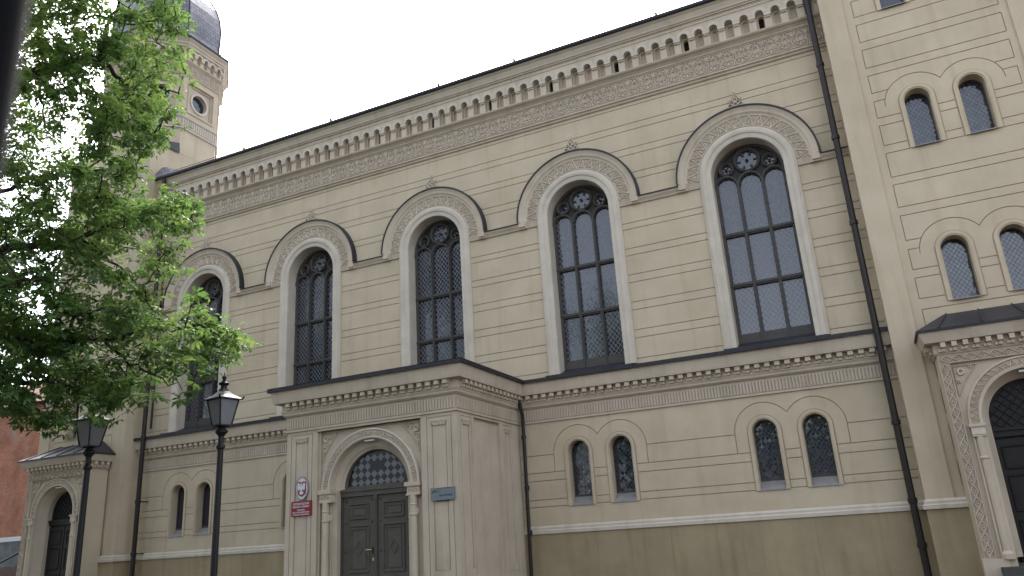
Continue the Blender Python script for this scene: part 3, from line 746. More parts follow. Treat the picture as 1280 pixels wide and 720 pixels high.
# ================================================================== TOWERS
tSP1, tSP2, tSP3 = 7.42, 11.37, 15.35
tr, tf, to, tpx = .285, .42, .72, .60
courses = [(5.62, 6.06), (6.32, 6.83), (7.04, 7.55), (7.78, 8.42), (8.64, 9.24), (9.45, 10.10), (10.32, 10.87), (11.09, 11.57), (11.81, 12.32), (12.55, 13.09), (13.33, 13.86), (14.11, 14.60), (14.84, 15.34), (15.58, 16.15), (16.4, 17.0), (2.1, 2.6), (2.85, 3.4), (3.65, 4.2), (4.45, 5.0)]
wins = [(tSP1, 6.17, 7.55), (tSP2, 10.10, 11.57), (tSP3, 14.10, 15.55)]
def tower(cx):
    T = MB(); FT = front(TF); x0, x1 = cx-TW, cx+TW; px0, px1 = cx-1.77, cx+1.77; gx0, gx1 = cx-1.555, cx+1.60
    rg = [(rect(px0, px1, 1.84, 17.3), -.05, 'wall'), (rect(x0, x1, -.1, 1.66), .03, 'plinth')]
    D = -.05-.022
    for z0, z1 in courses:
        for z in (z0, z1):
            bl = []
            for sp, bot, leg in wins:
                if z > leg-.1 and z < sp+to:
                    h = max(0, z-sp); q = tpx+(sqrt(to*to-h*h) if h < to else 0); bl.append((cx-q, cx+q))
                elif bot-.05 < z <= leg-.1:
                    for s_ in (-1, 1): bl.append((cx+s_*tpx-tf, cx+s_*tpx+tf))
            for a_, b_ in free(gx0, gx1, bl): rg.append((rect(a_, b_, z-GR/2, z+GR/2), D, 'groove'))
        for x in (gx0, gx1): rg.append((rect(x-.009, x+.009, z0, z1), D, 'groove'))
    for sp, bot, leg in wins:
        cut = math.acos(tpx/to)
        for s_ in (-1, 1):
            k = cx+s_*tpx; a0, a1 = (0, pi-cut) if s_ == 1 else (cut, pi)
            rg.append((sector(k, sp, to-GR/2, to+GR/2, a0, a1, 26), D, 'groove'))
            x = k+s_*to; rg.append((rect(x-GR/2, x+GR/2, leg-.0, sp) if leg < sp else rect(x-GR/2, x+GR/2, sp-.01, sp), D, 'groove'))
            rg.append((archpoly(k, sp, tf, bot), -.05, 'groove')); rg.append((archpoly(k, sp, tf-.028, bot), -.015, 'wall')); rg.append((archpoly(k, sp, tr+.03, bot+.01), -.035, 'wall'))
            rg.append((archpoly(k, sp, tr, bot), None, 'wall', -.50))
    T.relief(FT, rect(x0, x1, -.1, 17.97), rg)
    y0, y1 = TF, TF+2*TW
    for X, sg in ((x0, -1), (x1, 1)): T.relief(facex(X, sg), rect(y0, y1, -.1, 17.97), [(rect(y0, y1, -.1, 1.66), .03, 'plinth')])
    T.face([(x0, y1, -.1), (x1, y1, -.1), (x1, y1, 17.75), (x0, y1, 17.75)], 'wall')
    T.face([(x0, y0+.6, -.1), (x1, y0+.6, -.1), (x1, y0+.6, 17.75), (x0, y0+.6, 17.75)], 'dark')
    # octagonal drum
    cy = TCY; half = TW*math.tan(pi/8)
    def FO(k):
        a = k*pi/4; n_ = (cos(a), sin(a)); t = (-sin(a), cos(a))
        return lambda u, v, d: (cx+n_[0]*(TW+d)+t[0]*u, cy+n_[1]*(TW+d)+t[1]*u, v)
    for k in range(8):
        F = FO(k); h = half
        rg = [(rect(-.74, .74, 20.02, 21.56), .05, 'trim'), (rect(-.68, .68, 20.08, 21.50), -.05, 'trim'), (rect(-.60, .60, 20.16, 21.42), -.11, 'trim'),
              (circ(0, 20.79, .51, 28), -.06, 'white'), (circ(0, 20.79, .41, 28), None, 'trim', -.28)]
        T.relief(F, rect(-h, h, 17.975, 23.55), rg)
        T.face([F(u, v, -.27) for u, v in circ(0, 20.79, .42, 24)], 'glass_small')
    for X_ in (x0-.029, x1-.171): T.box(X_, X_+.2, TF-.029, TF+.2, -.1, 1.655, 'plinth')
    T_ = T.build('tower', B)
    O = MB()
    oct_ = [(cx+TW/cos(pi/8)*cos(-pi/8-k*pi/4+pi), cy+TW/cos(pi/8)*sin(-pi/8-k*pi/4+pi)) for k in range(8)]
    # outward must be to the right of travel: go clockwise seen from above -> check and flip
    a, b = oct_[0], oct_[1]; nr = ((b[1]-a[1]), -(b[0]-a[0])); mid = ((a[0]+b[0])/2-cx, (a[1]+b[1])/2-cy)
    if nr[0]*mid[0]+nr[1]*mid[1] < 0: oct_ = oct_[::-1]
    O.sweep(oct_, [(0, 19.12, 'white'), (.07, 19.15, 'white'), (.07, 19.20, 'white'), (.03, 19.22, 'ornbg'), (.03, 19.68, 'white'), (.07, 19.70, 'white'), (.09, 19.78, 'white'), (0, 19.84, 'white')], closed=True)
    O.sweep(oct_, [(0, 21.78, 'trim'), (.06, 21.82, 'trim'), (.06, 21.86, 'trim'), (.03, 21.88, 'ornbg'), (.03, 22.36, 'trim'), (.09, 22.40, 'trim'), (.16, 22.46, 'trim'), (.16, 22.50, 'trim'), (0, 22.51, 'trim')], closed=True)
    O.sweep(oct_, [(0, 23.10, 'trim'), (.18, 23.12, 'trim'), (.20, 23.22, 'trim'), (.24, 23.26, 'trim'), (.24, 23.34, 'trim'), (.32, 23.44, 'trim'), (.34, 23.50, 'flash'), (.38, 23.50, 'flash'), (.38, 23.58, 'flash'), (0, 23.66, 'flash')], closed=True)
    for k in range(8):
        F = FO(k)
        nb = 16
        for q in range(nb): u = -half+(q+.5)*2*half/nb; O.fbox(F, u-.028, u+.028, 19.26, 19.62, .03, .055, 'white')
        ornament_band(O, F, -half, half, 21.88, 22.36, .03, unit=.32)
        arcade(O, F, -half+.01, 5, (2*half-.02)/5, 22.515, 22.88, 23.12, .105, -.02, .12, dark=())
    O.build('cornice', T_)
    # little roofs on the chamfered corners
    q = TW-half
    for sx in (-1, 1):
        for sy in (-1, 1):
            C_ = MB(); X = cx+sx*TW; Y = cy+sy*TW; e = .06
            A = (X+sx*e, Y+sy*e, 17.95); Bp = (X-sx*q, Y+sy*e, 17.95); Cp = (X+sx*e, Y-sy*q, 17.95); D1 = (X-sx*q, Y, 18.42); D2 = (X, Y-sy*q, 18.42)
            C_.face([A, Bp, D1, D2, Cp], 'flash'); C_.face([Bp, A, (A[0], A[1], 17.91), (Bp[0], Bp[1], 17.91)], 'flash'); C_.face([A, Cp, (Cp[0], Cp[1], 17.91), (A[0], A[1], 17.91)], 'flash')
            C_.face([A, Bp, D1], 'flash'); C_.face([A, D1, D2], 'flash'); C_.face([A, D2, Cp], 'flash')
            C_.build('corner_roof', T_)
    Dm = MB()
    prof = [(2.42, 23.64), (2.36, 23.78), (2.25, 23.95), (2.22, 24.2), (2.27, 24.7), (2.27, 25.2), (2.20, 25.8), (2.02, 26.4), (1.72, 27.0), (1.30, 27.5), (.8, 27.9), (.35, 28.2), (.12, 28.5)]
    Dm.lathe((cx, cy, 0), [(r_/cos(pi/8), z) for r_, z in prof], 'slate', 8, rot=pi/8)
    for k in range(8):
        a = pi/8+k*pi/4; Dm.tube([(cx+r_/cos(pi/8)*cos(a), cy+r_/cos(pi/8)*sin(a), z) for r_, z in prof], .035, 'flash', 6)
    Dm.lathe((cx, cy, 28.3), [(.12, 0), (.05, .3), (.18, .5), (.18, .6), (.04, .8), (.03, 1.8)], 'flash', 10)
    Dm.build('dome', T_)
    prof = [(.0, 1.63, 'white'), (.085, 1.64, 'white'), (.085, 1.72, 'white'), (.05, 1.75, 'white'), (.05, 1.80, 'white'), (.0, 1.85, 'white')]
    for pth in ([(x0, .5), (x0, TF), (cx-1.55, TF)], [(cx+1.55, TF), (x1, TF), (x1, -.0)]): pm = MB(); pm.sweep(pth, prof); pm.build('plinth_moulding', T_)
    return T_
tl = tower(-TX)
trr = tower(TX)
for sp, bot, leg in wins:
    w0 = small_window(TF, sp, tr, bot, .36, sill=False); w0.location = (-TX-tpx, 0, 0)
    for x in (-TX+tpx, TX-tpx, TX+tpx): copy_tree(w0, (x-(-TX-tpx), 0, 0), B)

# ---- portals at the foot of the towers
def portal(cx):
    Y0 = TF-.80; HW = 1.55; zc = 3.35; F = lambda u, v, d: (cx+u, Y0-d, v)
    Q = MB()
    rg = [(rect(-1.33, 1.33, .62, 4.60), -.05, 'trim'), (archpoly(0, zc, .98, .3, 30), None, 'trim', -.22)]
    Q.relief(F, rect(-HW, HW, 0, 4.88), rg, base=(0, 'trim'))
    for s_ in (-1, 1):
        Fs = lambda u, v, d: (cx+s_*(HW+d), u, v)
        Q.face([Fs(Y0, 0, 0), Fs(TF, 0, 0), Fs(TF, 4.88, 0), Fs(Y0, 4.88, 0)], 'wall')
        a_, b_ = sorted((s_*(HW+.04), s_*1.12)); Q.fbox(F, a_, b_, 0, .62, -.3, .05, 'trim')
    p_ = Q.build('portal', B)
    e = MB()
    path = [(cx-HW, TF), (cx-HW, Y0), (cx+HW, Y0), (cx+HW, TF)]
    e.sweep(path, [(.0, 4.80, 'trim'), (.03, 4.81, 'trim'), (.05, 4.85, 'trim'), (.05, 5.05, 'trim'), (.20, 5.06, 'trim'), (.22, 5.12, 'trim'), (.27, 5.26, 'trim'), (.28, 5.29, 'flash'), (.32, 5.29, 'flash'), (.32, 5.33, 'flash'), (.0, 5.40, 'flash')])
    along(path, .222, dentil(e, 4.86, 5.045, .05, .05), .04)
    e.build('entablature', p_)
    # guilloche strips: top and both sides
    g_ = MB()
    def diamond_strip(a, b, along_v):
        L = abs(b-a); n = round(L/.235); st_ = L/n
        for k in range(n):
            c0 = a+k*st_; c1 = c0+st_; cm = (c0+c1)/2
            if along_v:
                for s_ in (-1, 1):
                    x = s_*1.44; hw = .075
                    g_.rib(F, (x-hw, cm), (x, c1), .022, 0, .035, 'orn'); g_.rib(F, (x, c1), (x+hw, cm), .022, 0, .035, 'orn')
                    g_.rib(F, (x-hw, cm), (x, c0), .022, 0, .035, 'orn'); g_.rib(F, (x, c0), (x+hw, cm), .022, 0, .035, 'orn')
                    g_.ring(F, (x, cm), .03, .02, 0, .03, 'orn', 6)
            else:
                z = 4.70; hw = .075
                g_.rib(F, (cm, z-hw), (c1, z), .022, 0, .035, 'orn'); g_.rib(F, (c1, z), (cm, z+hw), .022, 0, .035, 'orn')
                g_.rib(F, (cm, z-hw), (c0, z), .022, 0, .035, 'orn'); g_.rib(F, (c0, z), (cm, z+hw), .022, 0, .035, 'orn')
                g_.ring(F, (cm, z), .03, .02, 0, .03, 'orn', 6)
    for s_ in (-1, 1): a_, b_ = sorted((s_*1.35, s_*1.53)); g_.fbox(F, a_, b_, .62, 4.78, 0, .004, 'ornbg')
    g_.fbox(F, -1.349, 1.349, 4.62, 4.78, 0, .004, 'ornbg')
    for s_ in (-1, 1):
        g_.rib(F, (s_*1.535, .62), (s_*1.535, 4.79), .03, 0, .04, 'trim'); g_.rib(F, (s_*1.345, .62), (s_*1.345, 4.61), .03, 0, .04, 'trim')
    g_.rib(F, (-1.345, 4.61), (1.345, 4.61), .03, 0, .04, 'trim')
    diamond_strip(.66, 4.60, True); diamond_strip(-1.5, 1.5, False)
    g_.build('diamond_border', p_)
    a = MB(); Fa = lambda u, v, d: F(u, v, d-.05)
    a.arcsweep(Fa, (0, zc), [(1.24, 0, 'trim'), (1.24, .06, 'trim'), (1.20, .07, 'trim'), (1.19, .04, 'ornbg'), (1.05, .04, 'trim'), (1.04, .07, 'trim'), (.98, .06, 'trim'), (.97, -.05, 'trim'), (.90, -.20, 'trim'), (.82, -.32, 'trim'), (.82, -.55, 'trim')], n=36, legs=.62)
    n = 26
    for k in range(n):
        t0 = pi*k/n; t1 = pi*(k+1)/n; tm = (t0+t1)/2; q = lambda r, t: (r*cos(t), zc+r*sin(t))
        a.rib(Fa, q(1.06, t0), q(1.185, tm), .018, .035, .065, 'orn'); a.rib(Fa, q(1.185, tm), q(1.06, t1), .018, .035, .065, 'orn'); a.ring(Fa, q(1.09, tm), .018, .016, .035, .06, 'orn', 5)
    for s_ in (-1, 1):
        a.ring(Fa, (s_*1.17, 4.40), .06, .05, 0, .05, 'orn', 9); a.ring(Fa, (s_*1.24, 4.20), .03, .03, 0, .04, 'orn', 6); a.ring(Fa, (s_*.98, 4.50), .03, .03, 0, .04, 'orn', 6)
        a.polyrib(Fa, [(s_*1.29, 4.53), (s_*.85, 4.53), (s_*1.10, 4.25), (s_*1.29, 3.9)], .025, 0, .035, 'trim', True)
    a.build('archivolt', p_)
    for s_ in (-1, 1):
        k_ = MB(); x0, x1 = sorted((s_*1.27, s_*.96)); k_.fbox(Fa, x0, x1, 3.22, 3.28, -.1, .15, 'trim'); 
        x0, x1 = sorted((s_*1.24, s_*.99)); k_.fbox(Fa, x0, x1, 3.06, 3.22, -.1, .12, 'orn'); k_.fbox(Fa, x0, x1, 3.02, 3.05, -.1, .13, 'trim')
        k_.lathe((cx+s_*1.11, Y0-.0, .6), [(.12, 0), (.12, .10), (.08, .16), (.08, 1.95), (.1, 1.97), (.1, 2.0), (.08, 2.02), (.08, 2.42)], 'trim', 12)
        k_.build('colonnette', p_)
    d_ = MB(); Fd_ = lambda u, v, d: F(u, v, d-.55)
    d_.face([Fd_(u, v, 0) for u, v in archpoly(0, zc, .97, .3, 26)], 'darkdoor')
    d_.fbox(Fd_, -.95, .95, 3.0, 3.12, 0, .10, 'darkdoor'); d_.fbox(Fd_, -.95, .95, 3.12, 3.18, 0, .14, 'darkdoor')
    for s_ in (-1, 1):
        x0, x1 = sorted((s_*.02, s_*.84)); d_.fbox(Fd_, x0, x1, .4, 2.95, 0, .05, 'darkdoor'); c = s_*.43
        for z0_, z1_ in ((.6, 1.3), (1.5, 2.2), (2.35, 2.8)): d_.polyrib(Fd_, [(c-.28, z0_), (c+.28, z0_), (c+.28, z1_), (c-.28, z1_)], .05, .05, .08, 'darkdoor', True)
    for k in range(-8, 9):
        for sl in (-1, 1):
            u0_ = k*.2; pts = []
            for q in range(24):
                v = 3.2+q*.05; u = u0_+sl*(v-3.2)
                if u*u+max(0, v-zc)**2 < .78**2: pts.append((u, v))
            if len(pts) > 1: d_.rib(Fd_, pts[0], pts[-1], .02, 0, .03, 'blackpaint')
    d_.build('door', p_)
    r_ = MB(); e_ = HW+.32; ye_ = Y0-.32
    r_.v = [(cx-e_, ye_, 5.335), (cx+e_, ye_, 5.335), (cx+e_-.72, TF, 5.86), (cx-e_+.72, TF, 5.86), (cx-e_, TF, 5.335), (cx+e_, TF, 5.335)]
    r_.f = [(0, 1, 2, 3), (0, 3, 4), (1, 5, 2), (0, 4, 5, 1)]; r_.m = [0]*4; r_.mats = ['flash']
    for u in (-1.1, -.45, .2, .85):
        r_.tube([(cx+u*1.3, ye_, 5.35), (cx+u, TF, 5.875)], .016, 'flash', 5)
    r_.build('roof', p_)
    l_ = MB(); l_.box(cx-.12, cx+.22, Y0+.05, Y0+.15, 4.25, 4.29, 'signwhite'); l_.build('soffit_lamp', p_)
    s_ = MB()
    for k in range(3): s_.box(cx-1.3, cx+1.3, Y0-.06-.3*(k+1), Y0-.06-.3*k if k else Y0-.02, -.1, .46-.15*k, 'ground')
    s_.box(cx-.97, cx+.97, Y0, Y0+.6, .2, .5, 'ground')
    s_.build('step', p_)
portal(-TX+.10); portal(TX)

# ---- downpipes
def downpipe(pts, r=.062, joints=()):
    d = MB(); d.tube(pts, r, 'pipe', 10)
    for (x, y, z) in joints: d.lathe((x, y, z), [(r+.004, -.06), (r+.022, -.05), (r+.022, .05), (r+.004, .06)], 'pipe', 10); d.box(x-.02, x+.02, y, 0.03, z-.02, z+.02, 'pipe')
    return d.build('downpipe', B, smooth=False)
xr = 12.35
downpipe([(xr-.02, -.50, 16.15), (xr, -.44, 15.8), (xr, -.42, .1)], .08, [(xr, -.43, z) for z in (13.2, 11.0, 8.6, 3.6, 1.85, .9)])
xl = -12.08
downpipe([(xl, -.50, 16.15), (xl, -.44, 15.8), (xl, -.42, .1)], .08, [(xl, -.43, z) for z in (13, 10.9, 8.5, 5.85, 3.6, 1.85)])
downpipe([(xl-.05, -.12, 13.3), (xl-.05, -.10, 6.2)], .035, [])
x = 2.76
downpipe([(x+.15, -.3, 5.80), (x+.05, -.3, 5.70), (x+.02, -.28, 5.4), (x+.06, -.16, 4.9), (x+.05, -.13, 4.5), (x, -.12, .1)], .05, [(x+.04, -.12, z) for z in (4.3, 2.9, 1.7)])

# ================================================================== SIGNS ON THE PORCH
def text_mesh(body, size, loc, mt, parent, name='lettering', bold=0.0, width=None):
    cu = bpy.data.curves.new(name, 'FONT'); cu.body = body; cu.size = size; cu.align_x = 'CENTER'; cu.extrude = .0015; cu.offset = bold
    t = bpy.data.objects.new(name, cu); COL.objects.link(t); bpy.context.view_layer.update()
    me = bpy.data.meshes.new_from_object(t); bpy.data.objects.remove(t); bpy.data.curves.remove(cu)
    o = bpy.data.objects.new(name, me); COL.objects.link(o); me.materials.clear(); me.materials.append(M[mt])
    xs = [v.co.x for v in me.vertices]; wd = max(xs)-min(xs)
    o.parent = parent; o.location = loc; o.rotation_euler = (pi/2, 0, 0)
    if width: o.scale = (width/wd, 1, 1)
    return o
# oval emblem
ex, ez = -2.05, 3.165
E_ = empty('emblem_plaque', (ex, PY-.03, ez)); tag(E_, 'oval white plaque with a white eagle on red, mounted above the red nameplate', 'plaque')
F0 = lambda u, v, d: (u, -d, v)
e = MB(); el = lambda a, b, n=28: [(a*cos(2*pi*k/n), b*sin(2*pi*k/n)) for k in range(n)]
e.relief(F0, el(.205, .30), [(el(.185, .275), .02, 'signwhite')], base=(.03, 'zinc'), edge=-.02); e.build('plate', E_)
e = MB(); sh = [(-.135, .16), (-.07, .175), (0, .16), (.07, .175), (.135, .16), (.135, -.08), (.12, -.15), (.06, -.185), (0, -.21), (-.06, -.185), (-.12, -.15), (-.135, -.08)]
e.relief(F0, sh, [], base=(.034, 'red'), edge=.02); e.build('shield', E_)
e = MB()
def sym(pts): 
    e.relief(F0, pts, [], base=(.044, 'signwhite'), edge=.034); e.relief(F0, [(-x, y) for x, y in pts], [], base=(.044, 'signwhite'), edge=.034)
e.relief(F0, [(-.025, -.06), (.025, -.06), (.035, .02), (.022, .07), (.02, .105), (.0, .125), (-.028, .11), (-.04, .092), (-.018, .085), (-.022, .06), (-.035, .02)], [], base=(.046, 'signwhite'), edge=.034)
sym([(.034, .04), (.05, .11), (.085, .14), (.115, .13), (.118, .06), (.108, -.03), (.095, -.06), (.09, -.03), (.08, -.07), (.072, -.03), (.062, -.065), (.052, -.02), (.034, -.02)])
sym([(.02, -.07), (.05, -.10), (.075, -.10), (.085, -.125), (.06, -.12), (.055, -.14), (.045, -.12), (.02, -.10)])
e.relief(F0, [(-.018, -.065), (.018, -.065), (.05, -.165), (.02, -.15), (0, -.175), (-.02, -.15), (-.05, -.165)], [], base=(.045, 'signwhite'), edge=.034)
e.polyrib(F0, [(-.03, .128), (.03, .128), (.035, .15), (.012, .138), (0, .155), (-.012, .138), (-.035, .15)], .012, .034, .046, 'brass', True)
e.build('eagle', E_)
# red nameplate
Rn = empty('nameplate', (-2.065, PY-.03, 2.655)); tag(Rn, 'red rectangular nameplate with five lines of white lettering, under the oval eagle plaque', 'sign')
e = MB(); e.fbox(F0, -.325, .325, -.19, .19, -.02, .015, 'red'); e.build('plate', Rn)
for body, sz, z, wd in (('CENTRUM KULTURY', .075, .105, .54), ('MIASTA I GMINY', .075, .03, .54), ('GALERIA', .045, -.04, .26), ('SALA KONCERTOWA', .045, -.10, .54), ('I WYSTAW CZASOWYCH', .045, -.158, .52)):
    text_mesh(body, sz, (0, -.019, z-.01), 'signwhite', Rn, bold=.0015, width=wd)
# blue sign
Bs = empty('signboard', (2.19, PY-.03, 2.70)); tag(Bs, 'blue-grey rectangular signboard right of the porch door', 'sign')
e = MB(); e.fbox(F0, -.33, .33, -.14, .14, -.02, .02, 'blue'); e.fbox(F0, -.335, .335, .14, .15, -.02, .03, 'zinc'); e.fbox(F0, -.2, .2, -.16, -.14, -.02, .01, 'blackpaint'); e.build('plate', Bs)
e = MB(); e.polyrib(F0, [(-.29, .02), (-.24, .09), (-.20, .05), (-.17, .10)], .022, .02, .024, 'blackpaint'); e.polyrib(F0, [(-.20, .03), (-.14, .06), (-.08, .04), (-.06, .09)], .03, .02, .025, 'green'); e.build('logo', Bs)
text_mesh('SALA WYSTAW', .06, (.09, -.024, -.05), 'blackpaint', Bs, width=.36)

# ================================================================== STREET LAMPS
def lamp_parts(root, hpost):
    """post of height hpost, lantern above it"""
    p = MB()
    p.lathe((0, 0, 0), [(.17, 0), (.17, .08), (.12, .14), (.11, .55), (.125, .58), (.09, .66), (.06, .75), (.06, 1.25), (.075, 1.27), (.075, 1.33), (.046, 1.36), (.040, hpost-.30), (.06, hpost-.28), (.06, hpost-.25), (.042, hpost-.22),
                        (.038, hpost-.13), (.055, hpost-.10), (.085, hpost-.07), (.085, hpost-.05), (.05, hpost-.02), (.045, hpost+.02)], 'iron', 14)
    p.build('post', root)
    L = MB(); zb, zt = hpost+.02, hpost+.37; rb, rt = .088, .146
    c = lambda r, z, k: (r*sqrt(2)*cos(pi/4+k*pi/2), r*sqrt(2)*sin(pi/4+k*pi/2), z)
    for k in range(4):
        L.tube([c(rb, zb, k), c(rt, zt, k)], .011, 'iron', 4)
        L.tube([c(rb, zb, k), c(rb, zb, k+1)], .014, 'iron', 4); L.tube([c(rt, zt, k), c(rt, zt, k+1)], .012, 'iron', 4)
        L.tube([c(rt+.03, zt, k), c(rt+.05, zt+.045, k)], .012, 'iron', 5)       # little corner spikes
    L.build('lantern_frame', root)
    for k in range(4):
        g = MB(); q = lambda r, z, kk: tuple(v*.985 if i < 2 else v for i, v in enumerate(c(r, z, kk)))
        g.face([q(rb, zb+.01, k), q(rb, zb+.01, k+1), q(rt, zt-.01, k+1), q(rt, zt-.01, k)], 'lampglass'); g.build('lantern_pane', root)
    R_ = MB(); R_.lathe((0, 0, zt), [((rt+.035)*sqrt(2), 0), ((rt+.03)*sqrt(2), .015), (.10*sqrt(2), .07), (.05*sqrt(2), .125), (.04*sqrt(2), .16)], 'lamproof', 4, rot=pi/4)
    R_.lathe((0, 0, zt+.15), [(.045, 0), (.04, .05), (.07, .07), (.075, .085), (.03, .11), (.02, .14), (.032, .155), (.032, .175), (.008, .20), (.006, .235)], 'iron', 10)
    R_.build('lantern_roof', root)
    F_ = MB(); F_.lathe((0, 0, zb-.03), [(.05, 0), (.11, .02), (.11, .03), (.05, .035)], 'iron', 8); F_.build('lantern_base', root)
M['lamproof'] = mat('painted_lamp_roof', (.03, .033, .033), .4, spec=.4)
p1 = ray_at(268, 700, 11.3); p2 = ray_at(97, 700, 12.3)
L1 = empty('street_lamp', (p1.x, p1.y, 0)); L1.rotation_euler.z = radians(-10)
tag(L1, 'black cast-iron lamp post with four-sided lantern standing in front of the leftmost big window', 'street lamp', 'lamp posts along the pavement')
lamp_parts(L1, 3.27)
L2 = empty('street_lamp', (p2.x, p2.y, 0)); L2.rotation_euler.z = radians(2)
tag(L2, 'black lamp post standing before the left tower doorway, its lantern half under the foliage', 'street lamp', 'lamp posts along the pavement')
lamp_parts(L2, 3.13)

# ================================================================== LEFT EDGE: brick house, fence, notice board
Bh = empty('brick_house', (-26, 4, 0)); tag(Bh, 'red brick house with patches of old plaster behind the left tower', 'building')
mb = MB(); mb.box(-9, 6.5, 0, 9, -.1, 9.25, 'brick'); mb.build('wall', Bh)
mb = MB(); mb.v = [(-9.3, -.3, 9.25), (6.8, -.3, 9.25), (6.8, 9.3, 9.25), (-9.3, 9.3, 9.25), (-5, 4.5, 12), (3, 4.5, 12)]
mb.f = [(0, 1, 5, 4), (1, 2, 5), (2, 3, 4, 5), (3, 0, 4), (0, 3, 2, 1)]; mb.m = [0]*5; mb.mats = ['rooftile']; mb.build('roof', Bh)
Fe = empty('metal_fence', (-21.5, 1.0, 0)); tag(Fe, 'weathered grey corrugated sheet fence with a pale top rail beside the brick house', 'fence')
mb = MB(); n = 72
pts = [(-5+k*9.0/n, (.05 if k % 2 else -.05)) for k in range(n+1)]
for k in range(n): mb.face([(pts[k][0], pts[k][1], 0), (pts[k+1][0], pts[k+1][1], 0), (pts[k+1][0], pts[k+1][1], 2.68), (pts[k][0], pts[k][1], 2.68)], 'zinc')
mb.build('sheet', Fe)
mb = MB(); mb.box(-5, 4, -.07, .07, 2.68, 2.86, 'signwhite'); mb.build('top_rail', Fe)
Nb = empty('notice_board', (-19.9, .2, 0)); tag(Nb, 'brown board in a black tubular frame in front of the corrugated fence', 'notice board')
mb = MB(); mb.box(-.40, .9, -.02, .02, .5, 1.70, 'brownpanel'); mb.build('panel', Nb)
mb = MB(); mb.tube([(-.5, 0, 0), (-.5, 0, 1.78), (-.49, 0, 1.80), (.94, 0, 2.25), (.95, 0, 2.23), (.95, 0, 0)], .035, 'iron', 8); mb.build('tube_frame', Nb)

# ================================================================== TREES
def leafset(points, normals_seed, size, mt, name, parent, nl=5):
    """compound leaves: nl folded leaflets fanned from a stalk end"""
    rnd = random.Random(normals_seed); V = []; Fc = []
    for (p, sc) in points:
        down = Vector((rnd.gauss(0, .55), rnd.gauss(0, .55), -1.0)).normalized()      # stalk hangs outward
        out_ = Vector((rnd.gauss(0, 1), rnd.gauss(0, 1), rnd.gauss(.1, .35))).normalized()
        nrm = (Vector((rnd.gauss(0, .45), rnd.gauss(0, .45), 1))).normalized()
        out_ = (out_-nrm*out_.dot(nrm)).normalized(); side = nrm.cross(out_)
        n_ = rnd.choice((nl, nl, nl+1, nl-1))
        for k in range(n_):
            a = (k-(n_-1)/2)*radians(46)+rnd.gauss(0, .1); L = size*sc*(1-.22*abs(k-(n_-1)/2)/(n_/2))*rnd.uniform(.85, 1.1); w = L*.19
            d = out_*cos(a)+side*sin(a); d = (d+nrm*(-.30+rnd.gauss(0, .12))).normalized(); s_ = nrm.cross(d).normalized(); up = d.cross(s_)
            b = len(V); m_ = p+d*L*.62
            V += [tuple(p+d*.01), tuple(m_+s_*w+up*w*.35), tuple(p+d*L-up*L*.12), tuple(m_-s_*w+up*w*.35), tuple(m_-up*w*.0)]
            Fc += [(b, b+1, b+4), (b+1, b+2, b+4), (b+2, b+3, b+4), (b+3, b, b+4)]
    me = bpy.data.meshes.new(name); me.from_pydata(V, [], Fc); me.materials.append(M[mt]); me.update()
    o = bpy.data.objects.new(name, me); COL.objects.link(o); o.parent = parent
    return o
def inpoly(x, y, P):
    c = False; n = len(P)
    for i in range(n):
        (x0, y0), (x1, y1) = P[i], P[i-1]
        if (y0 > y) != (y1 > y) and x < (x1-x0)*(y-y0)/(y1-y0)+x0: c = not c
    return c
